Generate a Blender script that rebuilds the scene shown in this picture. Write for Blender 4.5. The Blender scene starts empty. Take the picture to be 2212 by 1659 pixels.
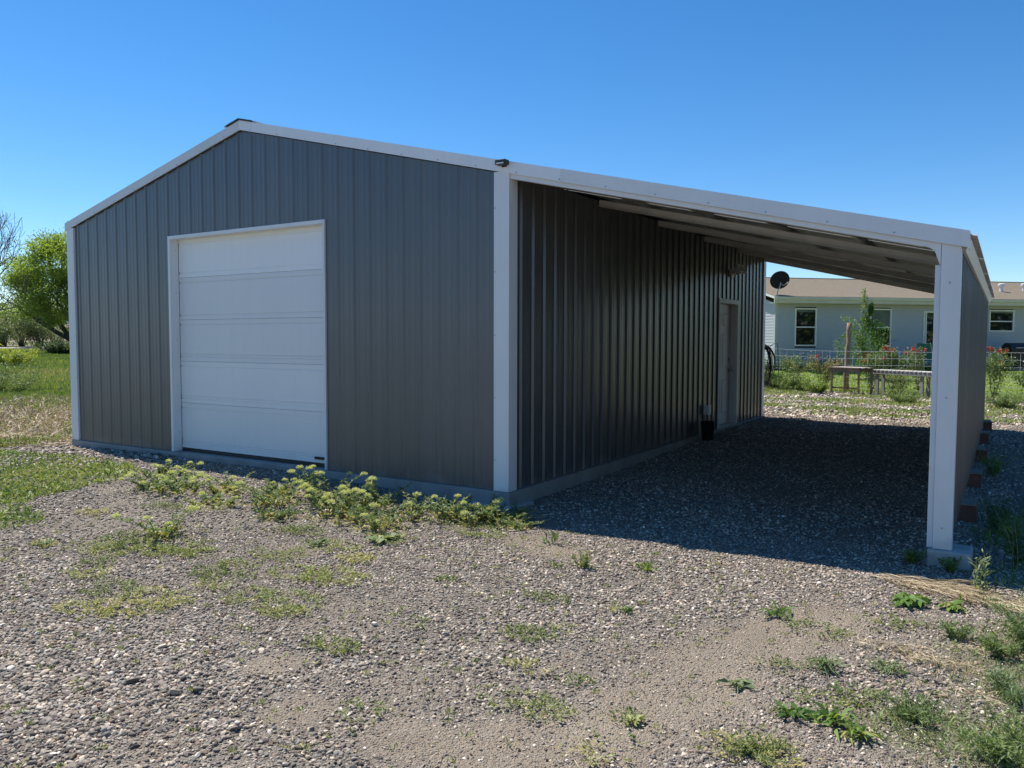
import bpy, math, random
import numpy as np
from mathutils import Vector, Matrix, Quaternion

# ------------------------------------------------------------------ camera, sky, sun, exposure
sc = bpy.context.scene
col = sc.collection
CAM = np.array([4.0281, -6.3771, 1.4466])
YAW, PITCH, ROLL, FPX = -0.558, -0.0546, 0.0024, 1712.12
F_ = np.array([math.sin(YAW)*math.cos(PITCH), math.cos(YAW)*math.cos(PITCH), math.sin(PITCH)])
R0 = np.array([math.cos(YAW), -math.sin(YAW), 0.0]); U0 = np.cross(R0, F_)
R_ = R0*math.cos(ROLL)+U0*math.sin(ROLL); U_ = -R0*math.sin(ROLL)+U0*math.cos(ROLL)
cd = bpy.data.cameras.new('camera'); co = bpy.data.objects.new('camera', cd); col.objects.link(co)
cd.sensor_fit = 'HORIZONTAL'; cd.sensor_width = 36; cd.lens = 36*FPX/2212
cd.clip_start = 0.05; cd.clip_end = 12000
m = Matrix(((R_[0], U_[0], -F_[0], CAM[0]), (R_[1], U_[1], -F_[1], CAM[1]), (R_[2], U_[2], -F_[2], CAM[2]), (0, 0, 0, 1)))
co.matrix_world = m
sc.camera = co

SUN_A, SUN_B = 0.62, 0.145            # shadow offset (+x, -y) per metre of height
el = math.atan(1/math.hypot(SUN_A, SUN_B)); azi = math.atan2(-SUN_A, SUN_B)
w = bpy.data.worlds.new('World'); sc.world = w; w.use_nodes = True
nt = w.node_tree; nt.nodes.clear()
sky = nt.nodes.new('ShaderNodeTexSky'); sky.sky_type = 'NISHITA'; sky.sun_disc = False
sky.sun_elevation = el; sky.sun_rotation = azi
sky.altitude = 1600; sky.air_density = 1.0; sky.dust_density = 0.15; sky.ozone_density = 3.0
bg = nt.nodes.new('ShaderNodeBackground'); bg.inputs[1].default_value = 0.113
wo = nt.nodes.new('ShaderNodeOutputWorld')
hs_ = nt.nodes.new('ShaderNodeHueSaturation'); hs_.inputs['Saturation'].default_value = 1.30
nt.links.new(sky.outputs[0], hs_.inputs['Color']); nt.links.new(hs_.outputs[0], bg.inputs[0]); nt.links.new(bg.outputs[0], wo.inputs[0])
sd = bpy.data.lights.new('sun', 'SUN'); sd.energy = 5.0; sd.angle = math.radians(0.53); sd.color = (1.0, 0.935, 0.84)
so = bpy.data.objects.new('sun', sd); col.objects.link(so); so.location = (-20, 10, 30)
so.rotation_mode = 'QUATERNION'; so.rotation_quaternion = Vector((SUN_A, -SUN_B, -1)).to_track_quat('-Z', 'Y')
sc.view_settings.view_transform = 'Standard'; sc.view_settings.look = 'None'
sc.view_settings.gamma = 1; sc.view_settings.use_curve_mapping = False
sc.view_settings.exposure = 0.46
sc.cycles.max_bounces = 8; sc.cycles.transparent_max_bounces = 16

random.seed(7); RNG = np.random.default_rng(11)

# ------------------------------------------------------------------ numeric helpers
def ss(a, b, t):
    t = np.clip((t-a)/(b-a), 0, 1); return t*t*(3-2*t)
def hsh(ix, iy, s=0):
    n = (ix.astype(np.int64)*374761393 + iy.astype(np.int64)*668265263 + s*974634777) & 0xffffffff
    n = ((n ^ (n >> 13))*1274126177) & 0xffffffff
    return ((n ^ (n >> 16)) & 0xffff)/65535.0
def vnoise(x, y, s=0):
    x = np.asarray(x, float); y = np.asarray(y, float)
    ix = np.floor(x); iy = np.floor(y); fx = x-ix; fy = y-iy
    fx = fx*fx*(3-2*fx); fy = fy*fy*(3-2*fy); ix = ix.astype(int); iy = iy.astype(int)
    a = hsh(ix, iy, s); b = hsh(ix+1, iy, s); c = hsh(ix, iy+1, s); d = hsh(ix+1, iy+1, s)
    return (a*(1-fx)+b*fx)*(1-fy)+(c*(1-fx)+d*fx)*fy
def fbm(x, y, s=0, o=4):
    v = 0; a = .5; t = 0
    for k in range(o):
        v = v+a*vnoise(np.asarray(x)*2**k, np.asarray(y)*2**k, s+k*7); t += a; a *= .55
    return v/t
def H(x, y):
    x = np.asarray(x, float); y = np.asarray(y, float)
    h = -.155+0*x
    h = h+.085*ss(.3, -3.2, x)*ss(-3.5, -.3, y)*(1-.3*ss(-5, -7.5, x))
    h = h+.125*ss(.8, 8.5, y)*ss(-12, -6, x)
    h = h+.30*ss(20, 29, y)*ss(-14, -6, x)
    h = h+.82*ss(10, 75, -(x+6))
    return h
def HG(x, y):      # with small undulation
    return H(x, y)+.022*(fbm(np.asarray(x)*.9, np.asarray(y)*.9, 3, 3)-.5)*ss(-.25, -1.2, np.asarray(y)) + .012*(fbm(np.asarray(x)*4, np.asarray(y)*4, 5, 2)-.5)
def inpoly(x, y, poly, warp=.25, fr=1.7, seed=2):
    x = np.asarray(x, float); y = np.asarray(y, float)
    xx = x+warp*(fbm(x*fr, y*fr, seed)-.5)*2; yy = y+warp*(fbm(x*fr, y*fr, seed+9)-.5)*2
    c = np.zeros(xx.shape, bool); n = len(poly)
    for i in range(n):
        x0, y0 = poly[i]; x1, y1 = poly[(i+1) % n]
        if y0 == y1: continue
        k = ((y0 > yy) != (y1 > yy)) & (xx < (x1-x0)*(yy-y0)/(y1-y0)+x0)
        c ^= k
    return c
def blob(x, y, L):
    v = 0
    for (cx, cy, r) in L: v = np.maximum(v, 1-np.hypot(x-cx, y-cy)/r)
    return np.clip(v, 0, 1)

# ------------------------------------------------------------------ materials
def nodes(name):
    m = bpy.data.materials.new(name); m.use_nodes = True; nt = m.node_tree
    return m, nt, nt.nodes['Principled BSDF'], nt.nodes['Material Output']
def N(nt, t, **k):
    n = nt.nodes.new(t)
    for a, b in k.items():
        if a == 'inp':
            for i, v in b.items(): n.inputs[i].default_value = v
        else: setattr(n, a, b)
    return n
def ramp(nt, stops, interp='LINEAR'):
    r = nt.nodes.new('ShaderNodeValToRGB'); r.color_ramp.interpolation = interp
    e = r.color_ramp.elements
    while len(e) > 1: e.remove(e[-1])
    e[0].position = stops[0][0]; e[0].color = (*stops[0][1], 1)
    for p, c in stops[1:]:
        x = e.new(p); x.color = (*c, 1)
    return r
def gray(v): return (v, v, v)
def simple(name, c0, c1=None, rough=.5, scale=4, metal=0, bump=0, bscale=60, spec=.5, stretch=(1, 1, 1), coat=0):
    m, nt, b, o = nodes(name)
    c1 = c1 or tuple(x*.8 for x in c0)
    tc = N(nt, 'ShaderNodeTexCoord'); mp = N(nt, 'ShaderNodeMapping'); mp.inputs['Scale'].default_value = stretch
    nt.links.new(tc.outputs['Object'], mp.inputs[0])
    no = N(nt, 'ShaderNodeTexNoise', inp={'Scale': scale, 'Detail': 5, 'Roughness': .6})
    nt.links.new(mp.outputs[0], no.inputs['Vector'])
    r = ramp(nt, [(.32, c0), (.68, c1)]); nt.links.new(no.outputs['Fac'], r.inputs[0])
    nt.links.new(r.outputs[0], b.inputs['Base Color'])
    b.inputs['Roughness'].default_value = rough; b.inputs['Metallic'].default_value = metal
    b.inputs['Specular IOR Level'].default_value = spec; b.inputs['Coat Weight'].default_value = coat
    if bump:
        n2 = N(nt, 'ShaderNodeTexNoise', inp={'Scale': bscale, 'Detail': 4})
        nt.links.new(mp.outputs[0], n2.inputs['Vector'])
        bu = N(nt, 'ShaderNodeBump', inp={'Strength': bump, 'Distance': .01})
        nt.links.new(n2.outputs['Fac'], bu.inputs['Height']); nt.links.new(bu.outputs[0], b.inputs['Normal'])
    return m
def sheet_mat(name, c0, c1, rough, dust=.0, wave=.25, spec=.5, coat=0, streak=.22):
    m, nt, b, o = nodes(name)
    tc = N(nt, 'ShaderNodeTexCoord'); geo = N(nt, 'ShaderNodeNewGeometry')
    oi = N(nt, 'ShaderNodeObjectInfo')
    n1 = N(nt, 'ShaderNodeTexNoise', inp={'Scale': 1.3, 'Detail': 6, 'Roughness': .6}); nt.links.new(geo.outputs['Position'], n1.inputs['Vector'])
    r = ramp(nt, [(.3, c0), (.7, c1)]); nt.links.new(n1.outputs['Fac'], r.inputs[0])
    # streaks of dirt running down the sheet
    mp = N(nt, 'ShaderNodeMapping'); mp.inputs['Scale'].default_value = (14, 14, .5)
    nt.links.new(geo.outputs['Position'], mp.inputs[0])
    n2 = N(nt, 'ShaderNodeTexNoise', inp={'Scale': 1.0, 'Detail': 4}); nt.links.new(mp.outputs[0], n2.inputs['Vector'])
    mr = N(nt, 'ShaderNodeMapRange', inp={'From Min': .5, 'From Max': .8, 'To Min': 0, 'To Max': streak}); nt.links.new(n2.outputs['Fac'], mr.inputs[0])
    sep = N(nt, 'ShaderNodeSeparateXYZ'); nt.links.new(geo.outputs['Position'], sep.inputs[0])
    n3 = N(nt, 'ShaderNodeTexNoise', inp={'Scale': 3.0, 'Detail': 6}); nt.links.new(geo.outputs['Position'], n3.inputs['Vector'])
    ma = N(nt, 'ShaderNodeMath', operation='MULTIPLY_ADD', inp={1: -.55, 2: .33}); nt.links.new(n3.outputs['Fac'], ma.inputs[0])
    mb = N(nt, 'ShaderNodeMath', operation='ADD'); nt.links.new(sep.outputs['Z'], mb.inputs[0]); nt.links.new(ma.outputs[0], mb.inputs[1])
    m3 = N(nt, 'ShaderNodeMapRange', inp={'From Min': .02, 'From Max': .13, 'To Min': dust, 'To Max': 0}); nt.links.new(mb.outputs[0], m3.inputs[0])
    mx = N(nt, 'ShaderNodeMath', operation='MAXIMUM'); nt.links.new(mr.outputs[0], mx.inputs[0]); nt.links.new(m3.outputs[0], mx.inputs[1])
    mix = N(nt, 'ShaderNodeMix', data_type='RGBA'); mix.inputs['B'].default_value = (.24, .21, .18, 1)
    nt.links.new(mx.outputs[0], mix.inputs['Factor']); nt.links.new(r.outputs[0], mix.inputs['A'])
    hv = N(nt, 'ShaderNodeHueSaturation'); m4 = N(nt, 'ShaderNodeMapRange', inp={'To Min': .9, 'To Max': 1.1})
    nt.links.new(oi.outputs['Random'], m4.inputs[0]); nt.links.new(m4.outputs[0], hv.inputs['Value'])
    nt.links.new(mix.outputs['Result'], hv.inputs['Color']); nt.links.new(hv.outputs[0], b.inputs['Base Color'])
    b.inputs['Roughness'].default_value = rough
    r2 = N(nt, 'ShaderNodeMath', operation='MULTIPLY_ADD', inp={1: .35, 2: rough}); nt.links.new(mx.outputs[0], r2.inputs[0]); nt.links.new(r2.outputs[0], b.inputs['Roughness'])
    n5 = N(nt, 'ShaderNodeTexNoise', inp={'Scale': 2.2, 'Detail': 2}); nt.links.new(geo.outputs['Position'], n5.inputs['Vector'])
    bu = N(nt, 'ShaderNodeBump', inp={'Strength': wave, 'Distance': .012}); nt.links.new(n5.outputs['Fac'], bu.inputs['Height'])
    nt.links.new(bu.outputs[0], b.inputs['Normal'])
    b.inputs['Specular IOR Level'].default_value = spec; b.inputs['Coat Weight'].default_value = coat; b.inputs['Coat Roughness'].default_value = .22
    return m
M = {}
M['charcoal'] = sheet_mat('charcoal_painted_steel', (.060, .066, .072), (.074, .077, .080), .42, dust=.32, wave=.45, spec=.85, coat=.42, streak=.09)
M['white_steel'] = sheet_mat('white_painted_steel', (.74, .75, .75), (.80, .80, .80), .42, dust=.25, wave=.12, streak=.08)
M['door_white'] = sheet_mat('white_sectional_door', (.80, .81, .81), (.83, .83, .83), .45, dust=.10, wave=.1, streak=.03)
M['roof_steel'] = sheet_mat('pale_galvalume_roof', (.52, .52, .50), (.60, .60, .58), .38, wave=.2)
M['galv'] = simple('galvanised_steel', (.44, .44, .42), (.33, .33, .32), .4, 9, metal=.35)
M['concrete'] = simple('weathered_concrete', (.34, .335, .32), (.24, .235, .225), .9, 3.5, bump=.5, bscale=45)
M['cast_concrete'] = simple('cast_footing_concrete', (.46, .46, .44), (.34, .34, .32), .9, 9, bump=.6, bscale=40)
M['door_gray'] = simple('painted_entry_door', (.70, .70, .68), (.64, .64, .63), .5, 3)
M['black'] = simple('black_plastic', (.012, .012, .013), (.02, .02, .02), .4, 8)
M['dishblack'] = simple('dark_dish_paint', (.012, .014, .02), (.018, .02, .026), .9, 8, spec=.15)
M['rubber'] = simple('black_rubber', (.015, .015, .015), (.03, .03, .03), .6, 12)
M['lens'] = simple('white_lens', (.8, .8, .78), (.7, .7, .7), .3, 5)
M['chrome'] = simple('brushed_metal', (.6, .6, .58), (.5, .5, .5), .25, 20, metal=1)
M['screw'] = simple('screw_head', (.45, .45, .45), (.35, .35, .35), .4, 20, metal=.5)
M['redwood'] = simple('reddish_timber', (.17, .075, .05), (.10, .045, .035), .85, 6, bump=.4, bscale=30, stretch=(8, 1, 8))
M['timber_top'] = simple('grey_timber', (.28, .23, .18), (.20, .165, .13), .85, 6, bump=.4, bscale=30, stretch=(1, 8, 8))
M['oldwood'] = simple('weathered_wood', (.26, .19, .14), (.15, .105, .08), .85, 5, bump=.5, bscale=40, stretch=(1, 6, 6))
M['graywood'] = simple('grey_weathered_wood', (.30, .28, .25), (.18, .165, .15), .85, 5, bump=.5, bscale=40, stretch=(1, 6, 6))
M['palewood'] = simple('sun_bleached_wood', (.72, .68, .62), (.58, .53, .47), .8, 5, bump=.3)
M['postwood'] = simple('barkless_post_wood', (.36, .25, .17), (.22, .15, .10), .9, 4, bump=.8, bscale=25, stretch=(5, 5, 1))
M['wire'] = simple('galvanised_wire', (.72, .72, .70), (.6, .6, .6), .45, 20, metal=.2)
M['siding'] = simple('gray_vinyl_siding', (.42, .44, .465), (.39, .41, .435), .55, 2)
M['trimwhite'] = simple('white_vinyl', (.72, .72, .70), (.64, .64, .63), .45, 3)
M['fascia'] = simple('greige_fascia', (.52, .52, .48), (.46, .46, .43), .5, 3)
M['skirt'] = simple('dark_foundation', (.07, .075, .09), (.05, .05, .06), .8, 4)
def mk_glass(name, base, rough=.03):
    m, nt, b, o = nodes(name)
    tc = N(nt, 'ShaderNodeNewGeometry'); no = N(nt, 'ShaderNodeTexNoise', inp={'Scale': .8, 'Detail': 3}); nt.links.new(tc.outputs['Position'], no.inputs['Vector'])
    r = ramp(nt, [(.35, base), (.65, tuple(x*.5 for x in base))]); nt.links.new(no.outputs['Fac'], r.inputs[0]); nt.links.new(r.outputs[0], b.inputs['Base Color'])
    b.inputs['Roughness'].default_value = rough; b.inputs['Specular IOR Level'].default_value = .6
    return m
M['glass'] = mk_glass('dark_window_glass', (.012, .018, .02))
M['blind'] = mk_glass('blind_behind_glass', (.16, .19, .19), .08)
# shingles
m, nt, b, o = nodes('brown_asphalt_shingle')
tc = N(nt, 'ShaderNodeTexCoord')
mp = N(nt, 'ShaderNodeMapping'); mp.inputs['Scale'].default_value = (3.2, 7, 7); nt.links.new(tc.outputs['Object'], mp.inputs[0])
br = N(nt, 'ShaderNodeTexNoise', inp={'Scale': 1.1, 'Detail': 3, 'Roughness': .7}); nt.links.new(mp.outputs[0], br.inputs['Vector'])
r = ramp(nt, [(.3, (.18, .14, .095)), (.48, (.29, .23, .155)), (.56, (.21, .18, .135)), (.75, (.34, .28, .195))])
nt.links.new(br.outputs['Fac'], r.inputs[0]); nt.links.new(r.outputs[0], b.inputs['Base Color']); b.inputs['Roughness'].default_value = .9
M['shingle'] = m
# leaves: tint attribute picks the leaf's own colour
def leaf_mat(name, stops, rough=.55, trans=.28):
    m, nt, b, o = nodes(name)
    a = N(nt, 'ShaderNodeAttribute', attribute_name='tint'); r = ramp(nt, stops)
    nt.links.new(a.outputs['Fac'], r.inputs[0]); nt.links.new(r.outputs[0], b.inputs['Base Color'])
    b.inputs['Roughness'].default_value = rough; b.inputs['Specular IOR Level'].default_value = .35
    t = N(nt, 'ShaderNodeBsdfTranslucent'); mx = N(nt, 'ShaderNodeMixShader', inp={0: trans})
    g = N(nt, 'ShaderNodeMix', data_type='RGBA', blend_type='MULTIPLY', inp={'Factor': 1.0}); g.inputs['B'].default_value = (1.25, 1.3, .6, 1)
    nt.links.new(r.outputs[0], g.inputs['A']); nt.links.new(g.outputs['Result'], t.inputs[0])
    nt.links.new(b.outputs[0], mx.inputs[1]); nt.links.new(t.outputs[0], mx.inputs[2]); nt.links.new(mx.outputs[0], o.inputs[0])
    return m
M['cress'] = leaf_mat('grey_green_weed_leaf', [(0, (.11, .16, .07)), (.35, (.20, .27, .13)), (.6, (.27, .33, .19)), (.82, (.36, .38, .16)), (1, (.55, .46, .22))])
M['flower'] = leaf_mat('pale_lime_flower', [(0, (0.441, 0.504, 0.180)), (.5, (0.648, 0.668, 0.312)), (1, (0.850, 0.832, 0.528))], trans=.3)
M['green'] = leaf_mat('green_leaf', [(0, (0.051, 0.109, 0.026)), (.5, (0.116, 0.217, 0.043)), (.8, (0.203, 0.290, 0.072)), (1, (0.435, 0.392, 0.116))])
M['kochia'] = leaf_mat('feathery_green_leaf', [(0, (.11, .16, .055)), (.5, (.20, .27, .10)), (1, (.30, .36, .15))])
M['mat'] = leaf_mat('yellow_green_mat_leaf', [(0, (0.120, 0.168, 0.060)), (.4, (0.264, 0.312, 0.108)), (.7, (0.408, 0.396, 0.180)), (1, (0.600, 0.480, 0.216))])
M['straw'] = leaf_mat('dry_straw', [(0, (.25, .18, .12)), (.5, (.42, .33, .21)), (1, (.58, .50, .34))], trans=.1)
M['grass'] = leaf_mat('field_grass', [(0, (0.072, 0.130, 0.033)), (.35, (0.182, 0.260, 0.065)), (.62, (0.325, 0.377, 0.117)), (.8, (0.429, 0.351, 0.182)), (1, (0.585, 0.481, 0.312))])
M['mustard'] = leaf_mat('yellow_weed', [(0, (0.091, 0.169, 0.052)), (.5, (0.182, 0.273, 0.091)), (.72, (0.390, 0.442, 0.065)), (1, (0.676, 0.598, 0.052))])
M['lawngrass'] = leaf_mat('mown_lawn_blade', [(0, (.20, .29, .07)), (.6, (.34, .42, .11)), (1, (.46, .48, .18))])
M['willow'] = leaf_mat('willow_leaf', [(0, (0.127, 0.178, 0.047)), (.5, (0.253, 0.345, 0.077)), (1, (0.414, 0.494, 0.132))], trans=.5)
M['olive'] = leaf_mat('olive_shrub_leaf', [(0, (0.082, 0.119, 0.056)), (.5, (0.182, 0.238, 0.114)), (.85, (0.292, 0.347, 0.162)), (1, (0.347, 0.292, 0.211))])
M['rose'] = leaf_mat('rose_leaf', [(0, (0.084, 0.154, 0.049)), (.55, (0.182, 0.266, 0.098)), (.8, (0.308, 0.350, 0.140)), (1, (0.504, 0.266, 0.112))])
M['petal'] = leaf_mat('red_petal', [(0, (0.338, 0.018, 0.027)), (.6, (0.465, 0.045, 0.036)), (1, (0.562, 0.225, 0.108))], trans=.2)
M['bark'] = simple('dark_bark', (.075, .06, .05), (.045, .036, .03), .95, 3, bump=.8, bscale=20)
M['stem'] = simple('green_stem', (.14, .19, .07), (.20, .22, .10), .7, 12)
M['drystem'] = simple('dry_brown_stem', (.32, .24, .15), (.22, .15, .09), .8, 12)

# gravel stones: each instance carries its own tone
m, nt, b, o = nodes('river_gravel')
a = N(nt, 'ShaderNodeAttribute', attribute_name='tone', attribute_type='INSTANCER')
a2 = N(nt, 'ShaderNodeAttribute', attribute_name='lum', attribute_type='INSTANCER')
r = ramp(nt, [(0, (0.242, 0.209, 0.174)), (.16, (0.326, 0.283, 0.235)), (.3, (0.177, 0.148, 0.126)), (.42, (0.400, 0.339, 0.271)), (.54, (0.288, 0.235, 0.203)), (.64, (0.233, 0.222, 0.190)), (.74, (0.419, 0.348, 0.259)), (.84, (0.223, 0.157, 0.117)), (.90, (0.558, 0.496, 0.413)), (.96, (0.353, 0.278, 0.194))], 'CONSTANT')
nt.links.new(a.outputs['Fac'], r.inputs[0])
tc = N(nt, 'ShaderNodeNewGeometry'); no = N(nt, 'ShaderNodeTexNoise', inp={'Scale': 90, 'Detail': 4}); nt.links.new(tc.outputs['Position'], no.inputs['Vector'])
mr = N(nt, 'ShaderNodeMapRange', inp={'From Min': .3, 'From Max': .7, 'To Min': .8, 'To Max': 1.15}); nt.links.new(no.outputs['Fac'], mr.inputs[0])
ml = N(nt, 'ShaderNodeMath', operation='MULTIPLY'); nt.links.new(mr.outputs[0], ml.inputs[0]); nt.links.new(a2.outputs['Fac'], ml.inputs[1])
hv = N(nt, 'ShaderNodeHueSaturation'); nt.links.new(r.outputs[0], hv.inputs['Color']); nt.links.new(ml.outputs[0], hv.inputs['Value'])
nt.links.new(hv.outputs[0], b.inputs['Base Color']); b.inputs['Roughness'].default_value = .75; b.inputs['Specular IOR Level'].default_value = .3
M['pebble'] = m

# ground: earth, fine grit, dry field and green field mixed by zone
m, nt, b, o = nodes('gravelly_earth')
geo = N(nt, 'ShaderNodeNewGeometry')
n1 = N(nt, 'ShaderNodeTexNoise', inp={'Scale': 1.1, 'Detail': 8, 'Roughness': .65}); nt.links.new(geo.outputs['Position'], n1.inputs['Vector'])
vo = N(nt, 'ShaderNodeTexVoronoi', inp={'Scale': 130}); nt.links.new(geo.outputs['Position'], vo.inputs['Vector'])
vo2 = N(nt, 'ShaderNodeTexVoronoi', inp={'Scale': 60}); nt.links.new(geo.outputs['Position'], vo2.inputs['Vector'])
grit = ramp(nt, [(0, (.06, .052, .045)), (.3, (.20, .175, .15)), (.5, (.33, .295, .25)), (.75, (.11, .095, .08)), (1, (.62, .57, .49))]); nt.links.new(vo.outputs['Color'], grit.inputs[0])
sepc = N(nt, 'ShaderNodeSeparateColor'); nt.links.new(vo2.outputs['Color'], sepc.inputs[0])
grit2 = ramp(nt, [(0, (.08, .07, .06)), (.35, (.24, .21, .18)), (.6, (.40, .36, .30)), (1, (.13, .115, .10))]); nt.links.new(sepc.outputs[0], grit2.inputs[0])
mg = N(nt, 'ShaderNodeMix', data_type='RGBA', inp={'Factor': .5}); nt.links.new(grit.outputs[0], mg.inputs['A']); nt.links.new(grit2.outputs[0], mg.inputs['B'])
def attr(n): return N(nt, 'ShaderNodeAttribute', attribute_name=n)
def lay(prev, colr, fac):
    mx = N(nt, 'ShaderNodeMix', data_type='RGBA'); nt.links.new(prev, mx.inputs['A']); nt.links.new(colr, mx.inputs['B']); nt.links.new(fac, mx.inputs['Factor']); return mx.outputs['Result']
dirt = ramp(nt, [(.3, (.25, .205, .155)), (.7, (.38, .32, .245))]); nt.links.new(n1.outputs['Fac'], dirt.inputs[0])
nf = N(nt, 'ShaderNodeTexNoise', inp={'Scale': 28, 'Detail': 6, 'Roughness': .7}); nt.links.new(geo.outputs['Position'], nf.inputs['Vector'])
strw = ramp(nt, [(.3, (.22, .15, .10)), (.5, (.36, .27, .18)), (.7, (.46, .37, .25))]); nt.links.new(nf.outputs['Fac'], strw.inputs[0])
grn = ramp(nt, [(.3, (.06, .085, .025)), (.5, (.12, .15, .04)), (.7, (.20, .20, .07))]); nt.links.new(nf.outputs['Fac'], grn.inputs[0])
dm = N(nt, 'ShaderNodeMath', operation='MULTIPLY', inp={1: .80}); nt.links.new(attr('z_dirt').outputs['Fac'], dm.inputs[0])
c = lay(mg.outputs['Result'], dirt.outputs[0], dm.outputs[0])
c = lay(c, strw.outputs[0], attr('z_straw').outputs['Fac'])
c = lay(c, grn.outputs[0], attr('z_green').outputs['Fac'])
nt.links.new(c, b.inputs['Base Color']); b.inputs['Roughness'].default_value = .95; b.inputs['Specular IOR Level'].default_value = .15
ad = N(nt, 'ShaderNodeMath', operation='ADD'); nt.links.new(vo.outputs['Distance'], ad.inputs[0]); nt.links.new(vo2.outputs['Distance'], ad.inputs[1])
bu = N(nt, 'ShaderNodeBump', invert=True, inp={'Strength': 1.0, 'Distance': .010}); nt.links.new(ad.outputs[0], bu.inputs['Height']); nt.links.new(bu.outputs[0], b.inputs['Normal'])
M['ground'] = m
M['lawn'] = simple('mown_lawn', (.26, .33, .09), (.36, .39, .13), .9, 1.2, bump=.6, bscale=60)
M['road'] = simple('pale_gravel_road', (.52, .50, .46), (.42, .40, .37), .9, .8)
M['bare'] = simple('dry_bare_slope', (.33, .25, .19), (.26, .20, .15), .95, .02)
M['mountain'] = simple('forested_mountain', (.07, .10, .10), (.05, .08, .07), .95, .004)

# ------------------------------------------------------------------ mesh helpers
def link(name, me, parent=None, loc=None):
    o = bpy.data.objects.new(name, me); col.objects.link(o)
    if parent is not None: o.parent = parent
    if loc is not None: o.location = loc
    return o
def tag(o, label=None, cat=None, group=None, kind=None):
    if label: o['label'] = label
    if cat: o['category'] = cat
    if group: o['group'] = group
    if kind: o['kind'] = kind
    return o
def thing(name, label, cat, loc=(0, 0, 0), rz=0, group=None):
    o = bpy.data.objects.new(name, None); col.objects.link(o); o.location = loc; o.rotation_euler = (0, 0, rz)
    o.empty_display_size = .2
    return tag(o, label, cat, group)
class MB:
    def __init__(s): s.v = []; s.f = []
    def quad(s, a, b, c, d): n = len(s.v); s.v += [a, b, c, d]; s.f.append((n, n+1, n+2, n+3))
    def poly(s, pts): n = len(s.v); s.v += list(pts); s.f.append(tuple(range(n, n+len(pts))))
    def box(s, x0, x1, y0, y1, z0, z1):
        n = len(s.v)
        s.v += [(x0, y0, z0), (x1, y0, z0), (x1, y1, z0), (x0, y1, z0), (x0, y0, z1), (x1, y0, z1), (x1, y1, z1), (x0, y1, z1)]
        s.f += [(n, n+3, n+2, n+1), (n+4, n+5, n+6, n+7), (n, n+1, n+5, n+4), (n+1, n+2, n+6, n+5), (n+2, n+3, n+7, n+6), (n+3, n, n+4, n+7)]
        return s
    def prism(s, pts, ax, a, b):
        # pts 2D polygon; ax 0: (y,z) extruded x ; 1: (x,z) extruded y ; 2: (x,y) extruded z
        def mk(p, t): return (t, p[0], p[1]) if ax == 0 else ((p[0], t, p[1]) if ax == 1 else (p[0], p[1], t))
        n = len(s.v); k = len(pts); s.v += [mk(p, a) for p in pts]+[mk(p, b) for p in pts]
        s.f.append(tuple(range(n, n+k))); s.f.append(tuple(range(n+2*k-1, n+k-1, -1)))
        for i in range(k):
            j = (i+1) % k; s.f.append((n+i, n+j, n+k+j, n+k+i))
        return s
    def tube(s, P, r, seg=8, cap=True):
        P = [Vector(p) for p in P]; rr = r if hasattr(r, '__len__') else [r]*len(P); n0 = len(s.v); up = None
        for i, p in enumerate(P):
            t = (P[min(i+1, len(P)-1)]-P[max(i-1, 0)]).normalized()
            a = t.orthogonal().normalized() if up is None else (up-t*up.dot(t)).normalized()
            up = a; c = t.cross(a)
            for k in range(seg):
                q = 2*math.pi*k/seg; s.v.append(tuple(p+(a*math.cos(q)+c*math.sin(q))*rr[i]))
        for i in range(len(P)-1):
            for k in range(seg):
                a = n0+i*seg+k; b = n0+i*seg+(k+1) % seg; s.f.append((a, b, b+seg, a+seg))
        if cap:
            s.f.append(tuple(range(n0+seg-1, n0-1, -1))); s.f.append(tuple(range(n0+(len(P)-1)*seg, n0+len(P)*seg)))
        return s
    def lathe(s, prof, c=(0, 0, 0), seg=20, Mx=None):
        n0 = len(s.v); Mx = Mx or Matrix.Identity(3)
        for (r, z) in prof:
            for k in range(seg):
                q = 2*math.pi*k/seg; v = Mx @ Vector((r*math.cos(q), r*math.sin(q), z)); s.v.append((v.x+c[0], v.y+c[1], v.z+c[2]))
        for i in range(len(prof)-1):
            for k in range(seg):
                a = n0+i*seg+k; b = n0+i*seg+(k+1) % seg; s.f.append((a, b, b+seg, a+seg))
        return s
    def mesh(s, name, mat, smooth=False):
        me = bpy.data.meshes.new(name); me.from_pydata([tuple(map(float, q)) for q in s.v], [], s.f); me.materials.append(mat)
        import bmesh
        bm = bmesh.new(); bm.from_mesh(me); bmesh.ops.recalc_face_normals(bm, faces=bm.faces); bm.to_mesh(me); bm.free()
        if smooth:
            for p in me.polygons: p.use_smooth = True
        return me
    def build(s, name, mat, parent=None, bevel=0, smooth=False, loc=None):
        o = link(name, s.mesh(name, mat, smooth), parent, loc)
        if bevel:
            mo = o.modifiers.new('bevel', 'BEVEL'); mo.width = bevel; mo.segments = 2; mo.limit_method = 'ANGLE'
        return o
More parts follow.
